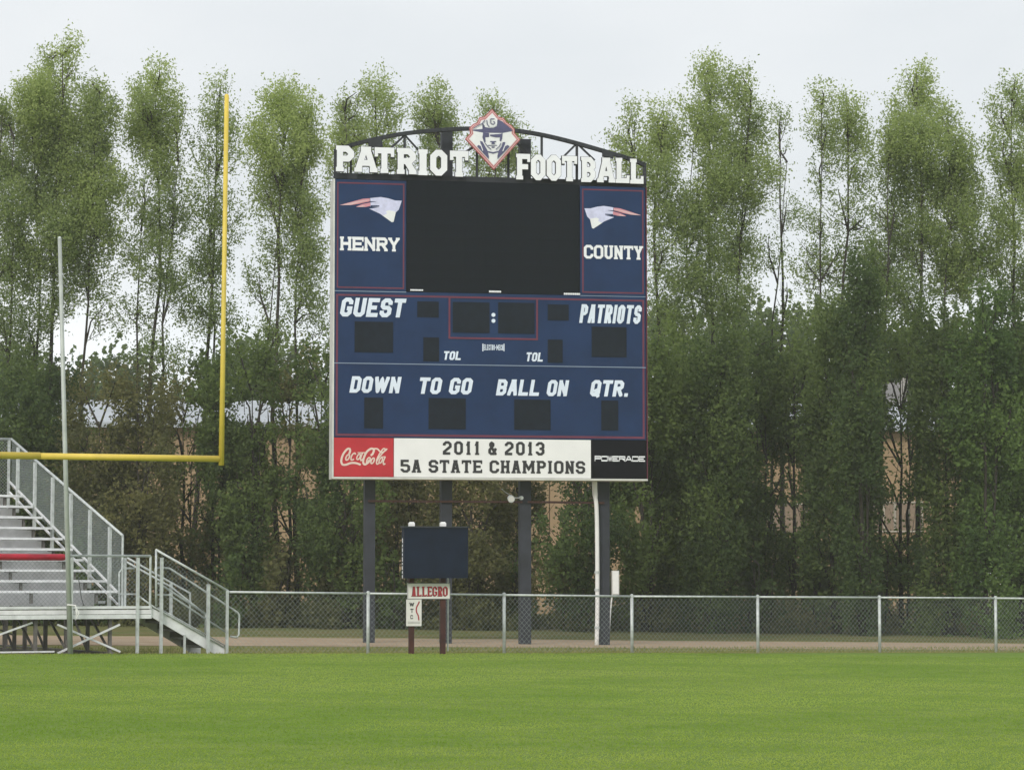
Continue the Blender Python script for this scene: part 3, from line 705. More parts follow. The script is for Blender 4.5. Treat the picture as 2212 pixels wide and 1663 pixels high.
# ------------------------------------------------------------------ perimeter fence
FPl = FP(0); fe = thing('chain_link_fence', FL(6, 0, gz(2)), 'low galvanised chain-link fence running along the far edge of the field', 'fence')
def ftop(s): p = FL(s, 0, 0); return gz(p.x) + 1.19 + .045 * max(0, min(1, (s - 6) / 9))
k0, k1, SPC = -1, 9, 3.05
sst = [k * SPC for k in range(k0, k1)]
for i_, px_ in enumerate((494, 795, 1089, 1365, 1637, 1900, 2151)): sst[i_] = (fpx(px_, 1350) - F0).dot(ER)
for s_ in sst[1:]:
    p = FL(s_, 0, 0); po = build('post', MB().tube([Vector((p.x, p.y, gz(p.x) - .1)), Vector((p.x, p.y, ftop(s_) - .02))], .033, 12), M_galv, fe, smooth=True)
    build('post_cap', MB().tube([Vector((p.x, p.y, ftop(s_) - .02)), Vector((p.x, p.y, ftop(s_) + .035)), Vector((p.x, p.y, ftop(s_) + .05))], [.037, .034, .012], 12), M_galv, po)
for a, b in zip(sst[:-1], sst[1:]):
    build('top_rail', MB().tube([FL(a, 0, ftop(a)), FL(b, 0, ftop(b))], .022, 10), M_galv, fe, smooth=True)
    za, zb = gz(FL(a, 0, 0).x) + .04, gz(FL(b, 0, 0).x) + .04
    chain(FPl.P, [(a, za, ftop(a)), (b, zb, ftop(b))], parent=fe, r=.0015)

# ------------------------------------------------------------------ goal post
g1 = at(478.3, 991, 35.5); gd = Vector((-math.cos(R(19)), -math.sin(R(19)), 0))
gp = thing('goal_post', Vector(((g1 + gd * 3.55).x, (g1 + gd * 3.55).y, gz(-7))), 'yellow football goal post with a tall slim upright rising from its crossbar', 'goal post')
cm = g1 + gd * 2.45
build('crossbar', MB().tube([g1 + gd * .03, cm], .043, 16), M_yellow, gp, smooth=True, label='thinner right length of the yellow crossbar')
build('crossbar', MB().tube([cm - gd * .02 + Vector((0, 0, .004)), g1 + gd * 7.1 + Vector((0, 0, .004))], .047, 16), M_yellow, gp, smooth=True, label='thicker left length of the yellow crossbar')
tu = at(489.8, 207, 35.5); dv = (tu - g1)
def upright(b): build('upright', MB().tube([b - dv * .018, b + dv * .3, b + dv], [.038, .033, .031], 14), M_yellow, gp, smooth=True); build('upright_cap', MB().tube([b + dv, b + dv * 1.004], [.031, .018], 14), M_yellow, gp)
upright(g1)
b2 = g1 + gd * 7.1; upright(b2)
mid = g1 + gd * 3.55; back = Vector((.32, -.94, 0))
gn = [mid - Vector((0, 0, .05)), mid + back * .5 - Vector((0, 0, .25)), mid + back * 1.1 - Vector((0, 0, .8)), mid + back * 1.4 - Vector((0, 0, 1.6))]
ft = mid + back * 1.45; gn = smooth(gn + [Vector((ft.x, ft.y, 1.0)), Vector((ft.x, ft.y, gz(ft.x) - .2))], 4) if False else gn + [Vector((ft.x, ft.y, 1.0)), Vector((ft.x, ft.y, gz(ft.x) - .2))]
build('gooseneck', MB().tube(gn, .075, 14), M_yellow, gp, smooth=True)

# ------------------------------------------------------------------ leaning grey pole by the bleachers
pb = fpx(152.6, 1413, -.35); pt = hit(128.8, 515, Vector(pb), EB); pb = Vector((pb.x, pb.y, gz(pb.x) - .1))
po = thing('pole', pb, 'tall bare grey pole leaning left in front of the bleachers', 'pole')
build('shaft', MB().tube([pb, pb.lerp(pt, .5), pt], [.05, .042, .034], 14), M_pole, po, smooth=True)
build('pole_cap', MB().tube([pt, pt + Vector((0, 0, .03))], [.036, .02], 12), M_galv, po)
kr = fpx(157, 1312, -.42)
build('tied_rope', MB().tube([kr + Vector((-.1, 0, .05)), kr + Vector((.06, -.03, .04)), kr + Vector((.08, -.04, -.1)), kr + Vector((.06, -.03, -.22)), kr + Vector((.12, -.03, -.1)), kr + Vector((.05, -.05, .03))], .014, 6), M_cap, po)

# ------------------------------------------------------------------ bleachers
c5 = lambda x, y: (.1707 * x, 1141.0 + .1707 * y)
c6 = lambda x, y: (267.2 + .17074 * x, 1141.0 + .17074 * y)
c1 = lambda x, y: (.3179 * x, 918.4 + .3179 * y)
def sz(px, d):     # pixel -> (s, z) on plane d
    p = fpx(px[0], px[1], d) - F0; return p.dot(ER), p.z
bl = thing('bleachers', FL(-9, 2, gz(-8)), 'silver aluminium bleachers with mesh guard rails and a small stair at the right end', 'bleachers')
def fbox(s0, s1, z0, z1, d0, d1): return MB().box(lambda a, b, c: FL(a, c, b), s0, s1, z0, z1, d0, d1)
SL = -17.5                                   # left end, outside the picture
sD, zD = sz(c6(345, 988), 0)                 # deck right end and top
zg = lambda s, d: gz(FL(s, d, 0).x)
DW = 1.25
for i in range(4):
    build('deck_plank', fbox(SL, sD, zD - .04, zD, .02 + i * DW / 4 + .004, .02 + (i + 1) * DW / 4 - .004), M_alu, bl)
zF = sz(c6(200, 1140), 0)[1]
build('fascia_board', fbox(SL, sD, zD - .035, zD + .012, -.02, .015), M_alu, bl)
zm_ = (zF + zD - .055) / 2
build('fascia_board', fbox(SL, sD, zm_ + .004, zD - .055, -.015, .012), M_alu2, bl); build('fascia_board', fbox(SL, sD, zF, zm_ - .004, -.02, .012), M_alu, bl)
build('end_board', fbox(sD + .002, sD + .02, zF, zD, 0, DW), M_alu, bl)
sE, zS1 = sz(c1(790, 1125), DW)              # row 1 right end and seat top
RISE, RUN, NR = .2, .61, 10
rows = []
for i in range(NR):
    d = DW + RUN * i; zt_ = sz((120, 918.4 + .3179 * (1122 - 71.6 * i)), d)[1]; rows.append((d, zt_))
    build('bench_seat', fbox(SL, sE, zt_ - .045, zt_, d - .02, d + .24), M_alu, bl)
    zr_ = rows[i - 1][1] if i else zD
    build('riser_board', fbox(SL, sE - .33, zt_ - .24 if i else zD + .002, zt_ - .05, d + .28, d + .30), M_alu2, bl)
    build('foot_plank', fbox(SL, sE - .1, zt_ - .045 - .2, zt_ - .2, d + .31, d + .58), M_alu, bl)
    s_ = sE - .36
    while s_ > SL:
        b_ = MB(); zl = zt_ - .24
        b_.box(lambda a, b, c: FL(a, c, b), s_ - .09, s_ + .09, zt_ - .06, zt_ - .046, d, d + .2)
        b_.box(lambda a, b, c: FL(a, c, b), s_ - .025, s_ + .025, zl, zt_ - .061, d + .07, d + .13)
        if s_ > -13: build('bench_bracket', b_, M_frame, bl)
        s_ -= 1.27
zTop = rows[-1][1] + .2
# front guard rail
sp_, zR = sz(c5(900, 345), 0)
srt = sz(c6(340, 330), 0)[0]
build('front_rail', MB().tube([FL(SL, 0, zR), FL(srt, 0, zR)], .024, 10), M_galv, bl, smooth=True)
build('rail_pad', MB().tube([FL(SL + .3, -.0, zR - .03), FL(sp_ - .16, 0, zR - .03), FL(sp_ - .12, 0, zR - .03)], [.062, .062, .055], 14), M_pad, bl, smooth=True)
def vpost(s, z1, d=0, w=.05, z0=None, name='rail_post'):
    build(name, fbox(s - w / 2, s + w / 2, (zg(s, d) - .05) if z0 is None else z0, z1, d - w / 2, d + w / 2), M_galv, bl)
s296 = sz(c5(1735, 600), 0)[0]
vpost(s296, zR - .03, -.04, .052); vpost(sp_, zR - .03, -.04, .05)
vpost(sp_ - 4.4, zR - .03, -.04); build('rail_post', MB().tube([FL(srt, 0, zD - .05), FL(srt, 0, zR)], .022, 10), M_galv, bl)
FPb = FP(0)
chain(FPb.P, [(-13, zD + .02, zR - .05), (srt - .03, zD + .02, zR - .02)], parent=bl, r=.0016, pitch=.06)
# right end guard
sG = sE + .10
gpts = [(c1(818, 735), c1(812, 1215)), (c1(705, 660), c1(705, 1195)), (c1(540, 520), c1(540, 1000)), (c1(385, 385), c1(383, 830)), (c1(232, 255), c1(232, 740)), (c1(78, 95), c1(78, 540))]
def gpoint(px, s=sG):   # pixel -> point on the end plane (constant s)
    return hit(px[0], px[1], FL(s, 0, 0), ER)
tops = [gpoint(t_) for t_, b_ in gpts]
dd_ = lambda p: (p - F0).dot(EB)
line_a, line_b = tops[0], tops[-1]
da, db = dd_(line_a), dd_(line_b)
zrail = lambda d: line_a.z + (line_b.z - line_a.z) * (d - da) / (db - da)
zstr = lambda d: rows[0][1] - .1 + (rows[-1][1] - rows[0][1]) * (d - DW) / (RUN * (NR - 1))
dB = max(db, DW + RUN * NR)
build('end_rail', MB().tube([FL(sG, DW - .05, zrail(DW - .05)), FL(sG, dB, zrail(dB))], .026, 10), M_galv, bl, smooth=True)
build('end_rail', MB().tube([FL(sG, dB, zrail(dB)), FL(SL, dB, zrail(dB))], .026, 10), M_galv, bl, smooth=True)
build('end_rail', MB().tube([FL(sG, DW - .05, zrail(DW - .05)), FL(sG, DW - .05, zD)], .022, 10), M_galv, bl)
for k_, off in ((0, 0.02), (1, -.2)):
    build('end_stringer', MB().bar(FL(sG - .03, DW + .1, zstr(DW + .1) + off), FL(sG - .03, dB, zstr(dB) + off), .035, .035), M_alu, bl)
for k in range(8):
    d = DW + .55 + k * 1.1
    if d < dB: build('rail_post', fbox(sG - .06, sG - .01, zstr(d) - .45, zrail(d) - .02, d - .045, d + .045), M_galv, bl)
EPl = Plane((FL(sG, 0, 0).x, FL(sG, 0, 0).y, 0), LA + math.pi / 2)
chain(EPl.P, [(DW, zD, zrail(DW)), (dB, zstr(dB) - .1, zrail(dB))], parent=bl, r=.0024, pitch=.05)
s_ = sG - .05
while s_ > SL: build('rail_post', fbox(s_ - .025, s_ + .025, rows[-1][1] - .3, zrail(dB) - .02, dB - .02, dB + .03), M_galv, bl); s_ -= 1.2
BPl = FP(dB); chain(BPl.P, [(-13, rows[-1][1] - .2, zrail(dB)), (sG, rows[-1][1] - .2, zrail(dB))], parent=bl, r=.0024, pitch=.05)
# understructure
s_ = sD - .75; kf = 0
while s_ > SL + .3:
    for j, d in enumerate((.12, 1.3, 2.5, 3.7, 4.9, 6.1)):
        top = zD - .05 if d < 1.5 else zstr(d) - .3
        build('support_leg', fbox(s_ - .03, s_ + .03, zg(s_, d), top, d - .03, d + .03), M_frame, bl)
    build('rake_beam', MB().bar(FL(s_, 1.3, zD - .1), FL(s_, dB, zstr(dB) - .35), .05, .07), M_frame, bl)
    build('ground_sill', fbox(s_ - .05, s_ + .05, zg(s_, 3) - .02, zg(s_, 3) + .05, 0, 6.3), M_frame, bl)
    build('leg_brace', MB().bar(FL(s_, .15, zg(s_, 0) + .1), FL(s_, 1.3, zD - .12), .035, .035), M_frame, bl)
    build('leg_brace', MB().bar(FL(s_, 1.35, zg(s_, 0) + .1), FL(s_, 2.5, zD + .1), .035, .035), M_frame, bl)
    s_ -= .82 if kf % 2 == 0 else .6; kf += 1
def fbar(a, b, d, w, m, name):
    pa, za = sz(a, d); pb_, zb_ = sz(b, d); build(name, MB().bar(FL(pa, d, za), FL(pb_, d, zb_), w, w), m, bl)
fbar(c5(725, 1215), c5(1520, 1560), .08, .035, M_alu, 'cross_brace'); fbar(c5(1515, 1215), c5(725, 1580), .04, .035, M_alu, 'cross_brace')
fbar(c5(-600, 1560), c5(410, 1190), .1, .032, M_alu, 'cross_brace'); fbar(c5(-500, 1100), c5(180, 1350), .5, .03, M_frame, 'cross_brace')
sa, za = sz(c5(690, 1583), -.0); build('sill_bar', fbox(SL, sa, zg(sa, 0) + .07, zg(sa, 0) + .1, 0, .03), M_alu, bl)
# stair
def seg(pxs, d, r, name, m=None, n=10, z0=None):
    ps = []
    for p in pxs:
        s2, z2 = sz(p, d); ps.append(FL(s2, d, z2))
    return build(name, MB().tube(ps, r, n), m or M_galv, bl, smooth=True)
def spost(px_top, px_x, d, w, name='stair_post', zb=None):
    s2, z2 = sz(px_top, d); build(name, fbox(s2 - w / 2, s2 + w / 2, zg(s2, d) - .05 if zb is None else zb, z2, d - w / 2, d + w / 2), M_galv, bl)
SD = 1.2
seg([c6(405, 268), c6(1322, 792)], 0, .022, 'stair_rail')
seg([c6(410, 268), c6(410, 985)], .0, .02, 'stair_post')
spost(c6(482, 370), 0, -.04, .052); spost(c6(1072, 705), 0, -.04, .055); spost(c6(1312, 785), 0, -.02, .045)
s2, z2 = sz(c6(770, 1345), 0); build('stair_post', fbox(s2 - .02, s2 + .02, zg(s2, 0) - .05, z2, -.02, .02), M_galv, bl)
seg([c6(395, 560), c6(400, 505), c6(470, 497), c6(580, 505), c6(1300, 970), c6(1445, 1065), c6(1463, 1100), c6(1458, 1345), c6(1430, 1378), c6(1350, 1365)], .06, .019, 'stair_handrail')
seg([c6(430, 690), c6(480, 715), c6(1035, 1080)], .10, .019, 'stair_handrail')
seg([c6(430, 838), c6(580, 842), c6(1290, 1308)], .04, .017, 'stair_handrail')
seg([c6(190, 855), c6(390, 1000), c6(1280, 1505)], 0.0, .016, 'toe_rail'); seg([c6(430, 1000), c6(1285, 1480)], 0.03, .012, 'toe_rail')
seg([c6(45, 372), c6(350, 545), c6(840, 818), c6(840, 1215)], SD, .02, 'stair_rail')
seg([c6(40, 425), c6(600, 740), c6(1035, 1085), c6(1033, 1320)], SD - .08, .018, 'stair_handrail')
seg([c6(-55, 985), c6(-55, 560), c6(-15, 505), c6(140, 505)], SD, .019, 'stair_rail'); seg([c6(-55, 830), c6(150, 832)], SD, .017, 'stair_rail')
spost(c6(600, 690), 0, SD, .05, zb=zD - .6); spost(c6(18, 372), 0, SD, .045, zb=zD); spost(c6(840, 830), 0, SD, .03)
sS0, zS0 = sD + .02, zD - .05; s9, z9 = sz(c6(1285, 1560), 0); z9 = zg(s9, 0) + .02
for d in (.03, SD):
    mbs = MB(); mbs.prism([(sS0, zD - .02), (sS0, zF + .03), (s9 - .1, z9 - .04), (s9 + .0, z9 - .04), (s9, z9 + .16), (s9 - .3, z9 + .30)], lambda s, z: FL(s, d, z), lambda s, z: FL(s, d + .03, z))
    build('stair_stringer', mbs, M_alu, bl)
nT = 5
for i in range(nT):
    f = (i + 1) / (nT + 1); s2 = sS0 + (s9 - sS0) * f; z2 = zD + (z9 - zD) * f + .02
    build('stair_tread', fbox(s2 - .15, s2 + .16, z2 - .04, z2, .06, SD), M_alu, bl)
    build('stair_riser', fbox(s2 - .15, s2 - .14, z2 - .04 - .0, z2 + .13, .06, SD), M_frame, bl)
# mesh beneath the stair rail
sa, za = sz(c6(410, 300), 0); sb_, zb_ = sz(c6(1310, 800), 0)
chain(FPb.P, [(sa, zD - .05, za), (sb_, z9 + .15, zb_)], parent=bl, r=.0016, pitch=.06)
# dark cable hanging on the benches
seg([c5(985, 585), c5(1005, 700), c5(1030, 880), c5(1060, 975)], DW - .05, .008, 'cable', M_cable, 6)

# ------------------------------------------------------------------ play clock with sponsor boards on two posts
c7 = lambda x, y: (834.9 + .18741 * x, 1113.2 + .18741 * y)
Op = at(887, 1414, 50.6); TP = Plane((Op.x, Op.y, 0), R(13))
pc_ = thing('play_clock', TP.P(.3, gz(Op.x)), 'dark navy play clock box on two brown posts with small white signs below it', 'play clock')
def trect(a, b, w=0): p = TP.uv(*c7(*a), w); q_ = TP.uv(*c7(*b), w); return p[0], q_[0], q_[1], p[1]
u0, u1, v0, v1 = trect((205, 140), (940, 722), .1)
cb = build('clock_box', MB().box(TP.P, u0, u1, v0, v1, -.16, .1), M_navyd, pc_)
build('clock_face', MB().box(TP.P, u0 + .05, u1 - .05, v0 + .05, v1 - .05, .101, .108), M_screen if False else M_navyd, cb)
build('top_flange', MB().box(TP.P, u0 - .03, u1 + .01, v1 + .001, v1 + .03, -.17, .12), M_steel, cb)
cap = MB(); zc = v1 - .2
for i, hh in enumerate((.09, .05, .07, .05, .08, .04, .07, .05, .06)):
    cap.box(TP.P, u0 - .004, u0 - .001, zc - hh, zc, -.10, -.04); zc -= hh + .025
build('side_marking', cap, M_letter, cb)
for (a, b) in (((265, 130), (318, 1605)), ((626, 130), (680, 1605))):
    u0, u1, v0, v1 = trect(a, b, -.18)
    build('post', MB().box(TP.P, u0, u1, gz(TP.P(u0, 0).x) - .1, v1, -.27, -.17), M_brown, pc_)
    uc = (u0 + u1) / 2; b_ = MB()
    b_.box(TP.P, uc - .055, uc + .055, v1 - .01, v1 + .07, -.275, -.165)
    b_.quadbox([TP.P(uc - .055, v1 + .07, -.275), TP.P(uc + .055, v1 + .07, -.275), TP.P(uc + .055, v1 + .07, -.165), TP.P(uc - .055, v1 + .07, -.165), TP.P(uc - .035, v1 + .095, -.25), TP.P(uc + .035, v1 + .095, -.25), TP.P(uc + .035, v1 + .095, -.19), TP.P(uc - .035, v1 + .095, -.19)])
    build('post_cap', b_, M_cap, pc_)
def tflat(name, polys, m, w, par, th=.004): return build(name, MB().union(polys, lambda u, v: TP.P(u, v, w + th), lambda u, v: TP.P(u, v, w)), m, par)
ub = trect((242, 778), (735, 962), -.14); s1 = build('sign_board', MB().box(TP.P, *ub, -.17 + .001, -.14), M_signw, pc_, label='wide white sign with tall red lettering')
u0, u1, v0, v1 = trect((290, 817), (705, 928), -.14)
tflat('lettering', place(text_polys('ALLEGRO', .12, True, .50, .05), u0 - .008, v0 - .008, u1 - .008, v1 - .008), M_ink, -.139, s1, .002)
tflat('lettering', place(text_polys('ALLEGRO', .12, True, .50, .05), u0, v0, u1, v1), M_signred, -.136, s1)
tflat('sign_edge', rule(ub[0], ub[1], ub[2], ub[3], .012), mat('sign_edge', (.25, .25, .25), .5), -.139, s1, .003)
ub = trect((230, 966), (404, 1272), -.14); s2_ = build('sign_board', MB().box(TP.P, *ub, -.17 + .001, -.142), M_signw, pc_, label='narrow white sign with stacked letters and a red curve')
for ch, a, b in (('W', (262, 1003), (320, 1045)), ('T', (276, 1072), (310, 1118)), ('C', (275, 1145), (305, 1190))):
    u0, u1, v0, v1 = trect(a, b, -.14); tflat('lettering', place(text_polys(ch, .2, True, .8), u0, v0, u1, v1), M_ink, -.14, s2_)
tflat('red_curve', stroke([TP.uv(*c7(*p), -.14) for p in smooth([(378, 988), (365, 1020), (345, 1060), (345, 1110), (365, 1150), (372, 1205)], 3)], .022), M_signred, -.139, s2_)
tflat('fine_print', [[TP.uv(*c7(x, y), -.14) for x, y in ((245, y0), (385, y0), (385, y0 + 4), (245, y0 + 4))][::-1] for y0 in (1222, 1238)], mat('grey_ink', (.3, .3, .3), .6), -.14, s2_)
u0, u1, v0, v1 = trect((686, 720), (699, 1560), -.45)
build('conduit', MB().tube([TP.P((u0 + u1) / 2, v1, -.33), TP.P((u0 + u1) / 2, gz(Op.x) + .1, -.33)], .016, 8), M_galv, pc_)

# ------------------------------------------------------------------ trees
def leaf_material(name, c_light, c_dark, trans=.38):
    m = bpy.data.materials.new(name); m.use_nodes = True; t = m.node_tree
    b = t.nodes['Principled BSDF']; b.inputs['Roughness'].default_value = .8; b.inputs['Specular IOR Level'].default_value = .12
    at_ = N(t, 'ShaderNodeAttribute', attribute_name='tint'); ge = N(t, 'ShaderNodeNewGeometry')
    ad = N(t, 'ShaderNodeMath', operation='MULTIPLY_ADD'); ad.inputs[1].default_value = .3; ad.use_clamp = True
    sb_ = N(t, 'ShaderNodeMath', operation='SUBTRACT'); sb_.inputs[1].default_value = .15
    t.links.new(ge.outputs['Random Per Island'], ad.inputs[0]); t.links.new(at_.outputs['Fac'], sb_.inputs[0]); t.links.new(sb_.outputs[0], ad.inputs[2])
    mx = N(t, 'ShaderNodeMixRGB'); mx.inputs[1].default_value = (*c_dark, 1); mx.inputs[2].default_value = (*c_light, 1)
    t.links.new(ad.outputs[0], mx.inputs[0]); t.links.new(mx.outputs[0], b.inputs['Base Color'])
    tr = N(t, 'ShaderNodeBsdfTranslucent'); ms = N(t, 'ShaderNodeMixShader'); ms.inputs[0].default_value = trans
    hs_ = N(t, 'ShaderNodeHueSaturation'); hs_.inputs['Value'].default_value = 1.25; hs_.inputs['Saturation'].default_value = 1.05
    t.links.new(mx.outputs[0], hs_.inputs['Color']); t.links.new(hs_.outputs[0], tr.inputs['Color'])
    t.links.new(b.outputs[0], ms.inputs[1]); t.links.new(tr.outputs[0], ms.inputs[2]); t.links.new(ms.outputs[0], t.nodes['Material Output'].inputs['Surface'])
    return m
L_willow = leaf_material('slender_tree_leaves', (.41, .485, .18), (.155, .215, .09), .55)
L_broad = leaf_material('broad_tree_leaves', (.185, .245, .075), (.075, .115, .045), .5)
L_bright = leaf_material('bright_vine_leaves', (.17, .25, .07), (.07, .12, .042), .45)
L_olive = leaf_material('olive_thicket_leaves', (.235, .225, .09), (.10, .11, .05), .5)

def leaves(lobes, seed, L, W, cov_mul=1.0, cluster=13, spread=.55, gaps=()):
    """lobes: (centre, (rx,ry,rz), cov, tone) -> vert array (n*4,3) and tint (n)"""
    rg = np.random.default_rng(seed); V = []; T = []
    for c, r, cov, tone in lobes:
        area = math.pi * r[0] * r[2]; n = int(cov * cov_mul * area / (L * W / 4)); nc = max(3, n // cluster)
        d = rg.normal(size=(nc, 3)); d /= np.linalg.norm(d, axis=1)[:, None]
        rad = rg.random(nc) ** .42 * (1 + .12 * rg.normal(size=nc))
        cc = np.array(c) + d * rad[:, None] * np.array(r)
        # carve gaps with a cheap smooth noise
        ph = rg.random(3) * 6
        g = np.sin(cc[:, 0] * 2.3 + ph[0]) * np.sin(cc[:, 2] * 1.9 + ph[1]) + .6 * np.sin(cc[:, 0] * 5.1 + cc[:, 2] * 3.7 + ph[2])
        keep = rg.random(nc) < np.clip(.75 + .45 * g, .12, 1); 
        cc, d = cc[keep], d[keep]; nc = len(cc)
        if nc == 0: continue
        up = d * .55 + np.array([0, 0, .85]) + rg.normal(size=(nc, 3)) * .35; up /= np.linalg.norm(up, axis=1)[:, None]
        k = cluster; tt = (rg.random((nc, k)) - .35) * spread * (.6 + .8 * rg.random((nc, 1)))
        p = cc[:, None, :] + up[:, None, :] * tt[..., None] + rg.normal(size=(nc, k, 3)) * .075
        p = p.reshape(-1, 3); tq = np.repeat(rg.normal(size=nc), k); jit = np.repeat(rg.normal(size=nc) * .22, k)
        rx_ = p[:, 1] * cp + (p[:, 2] - 1.6) * sp; px_ = CX + FPX * p[:, 0] / rx_; py_ = CY - FPX * (-p[:, 1] * sp + (p[:, 2] - 1.6) * cp) / rx_; kp = np.ones(len(p), bool)
        for g0_, g1_, g2_, g3_, gk in gaps:
            rr_ = (np.abs((px_ - (g0_ + g2_) / 2) / (g2_ - g0_) * 2) ** 4 + np.abs((py_ - (g1_ + g3_) / 2) / (g3_ - g1_) * 2) ** 4) ** .25
            kp &= ~((rr_ < 1 + jit) & (rg.random(len(p)) > gk * .3))
        p = p[kp]; tq = tq[kp]; m = len(p)
        if m == 0: continue
        a = rg.normal(size=(m, 3)) + np.array([0, 0, -.3]); a /= np.linalg.norm(a, axis=1)[:, None]
        b = np.cross(a, rg.normal(size=(m, 3))); b /= np.linalg.norm(b, axis=1)[:, None] + 1e-9
        s = (.6 + .7 * rg.random(m))[:, None]
        a = a * L / 2 * s; b = b * W / 2 * s
        V.append(np.stack([p - a, p + b, p + a, p - b], 1)); T.append(np.clip(tone + .14 * tq, 0, 1))
    return np.concatenate(V).reshape(-1, 3), np.concatenate(T)
def leaf_object(name, V, T, m, org, parent=None, **kw):
    n = len(T); me = bpy.data.meshes.new(name); me.vertices.add(n * 4)
    me.vertices.foreach_set('co', (V - np.array(org)).astype(np.float32).ravel())
    me.loops.add(n * 4); me.loops.foreach_set('vertex_index', np.arange(n * 4, dtype=np.int32))
    me.polygons.add(n); me.polygons.foreach_set('loop_start', np.arange(0, n * 4, 4, dtype=np.int32))
    try: me.polygons.foreach_set('loop_total', np.full(n, 4, dtype=np.int32))
    except Exception: pass
    at_ = me.attributes.new('tint', 'FLOAT', 'FACE'); at_.data.foreach_set('value', T.astype(np.float32))
    me.update(calc_edges=True); me.validate()
    o = link(name, me, m, parent, **kw)
    if not parent: o.location = org
    return o
def tree(label, Y, stems, lobes, seed, lm=None, L=.095, W=.046, name='poplar_tree', cat='tree', group=None, r0=.10, cov=1.0, cluster=13, nb=7, depth=1.0, twig=True, spread=.55, gaps=()):
    rg = random.Random(seed); sc_ = FPX / Y
    bx_ = at(stems[0][0][0], HZ, Y).x; org = Vector((bx_, Y, gz(bx_)))
    root = thing(name, org, label, cat, group)
    wl = []; S = []
    for st_ in stems:
        k = at(st_[0][0], HZ, Y); pts = [Vector((k.x, Y + rg.uniform(-.15, .15), gz(k.x) - .15))]
        for (x, y) in st_[1:]: pts.append(at(x, y, Y + rg.uniform(-.3, .3)))
        pts = [Vector((*p, 0))[:3] if len(p) == 2 else p for p in pts]
        o = []
        for i in range(len(pts) - 1):
            a, b = Vector(pts[i]), Vector(pts[i + 1]); m_ = max(2, int((b - a).length / 1.2))
            for j in range(m_): o.append(a.lerp(b, j / m_) + Vector((rg.uniform(-.05, .05), rg.uniform(-.05, .05), 0)) * (1 if i or j else 0))
        o.append(Vector(pts[-1])); S.append(o)
    mbk = MB()
    for si, o in enumerate(S):
        r_ = r0 * (1 if si == 0 else .7); n_ = len(o)
        mt = MB().tube(o, [max(.012, r_ * (1 - .88 * i / (n_ - 1)) * (1.35 if i == 0 else 1)) for i in range(n_)], 8)
        build('trunk', mt, M_bark, root, smooth=True)
    for (x, y, rx, ry, cv, tone) in lobes:
        yy = Y + rg.uniform(-1, 1) * depth; c = at(x, y, yy); rx_, rz = rx / sc_, ry / sc_
        wl.append((tuple(c), (rx_, min(max(rx_, .5), 2.0), rz), cv if cv > 1 or name != 'poplar_tree' else cv ** 1.2, tone))
        best = min(((o, i) for o in S for i in range(len(o))), key=lambda t: (t[0][t[1]] - (c - Vector((0, 0, rz * .8)))).length + (4 if t[0][t[1]].z > c.z else 0))
        a = best[0][best[1]]; e = c + Vector((0, 0, rz * .5))
        mid_ = a.lerp(e, .5) + Vector((rg.uniform(-.2, .2), rg.uniform(-.2, .2), .1)) + (e - a) * .0
        mbk.tube([a, mid_, e], [.038, .026, .008], 5, False)
        for b_ in range(nb if twig else 2):
            th = rg.uniform(0, 6.28); q = rg.uniform(.35, 1.0)
            tip = c + Vector((math.cos(th) * rx_ * q, math.sin(th) * .5 * rx_ * q, rg.uniform(-.7, 1) * rz * q))
            t0 = rg.uniform(.1, .8); s_ = a.lerp(e, t0)
            if s_.z > tip.z: s_.z = tip.z - rg.uniform(.2, .7)
            m_ = s_.lerp(tip, .5) + Vector((0, 0, -.12)); mbk.tube([s_, m_, tip], [.016, .012, .004], 4, False)
    build('branch', mbk, M_bark, root, kind='stuff')
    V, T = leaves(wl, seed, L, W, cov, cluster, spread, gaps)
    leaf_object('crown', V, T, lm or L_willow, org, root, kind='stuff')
    return root
U = 2.1
GAPS = ((375, 925, 425, 1010, .35), (385, 1010, 445, 1150, .25), (570, 945, 640, 1010, .3), (590, 1090, 645, 1170, .2), (640, 1010, 690, 1080, .5), (170, 872, 250, 920, .4), (400, 872, 440, 920, .35), (490, 866, 600, 918, .15), (612, 866, 705, 918, .25), (1178, 1040, 1212, 1180, .1), (1650, 990, 1740, 1080, .35), (1655, 1080, 1745, 1155, .15), (1895, 930, 1985, 1060, .25), (1885, 1075, 2000, 1165, .15), (1905, 815, 1965, 870, .2), (1655, 590, 1750, 680, .8))
def tall(label, Y, stems, lobes, seed, **k): return tree(label, Y + 4, stems, lobes, seed, cov=k.pop('cov', U), name=k.pop('name', 'poplar_tree'), gaps=GAPS, group='tall slender trees behind the scoreboard', **k)
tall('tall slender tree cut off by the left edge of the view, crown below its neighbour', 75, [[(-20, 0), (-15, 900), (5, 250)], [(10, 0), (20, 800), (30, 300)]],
     [(0, 260, 38, 55, .9, .55), (-5, 340, 60, 80, 1.5, .5), (10, 460, 55, 80, 1.2, .4), (20, 590, 60, 80, .7, .35), (0, 700, 60, 80, .7, .25)], 11, cov=2.9)
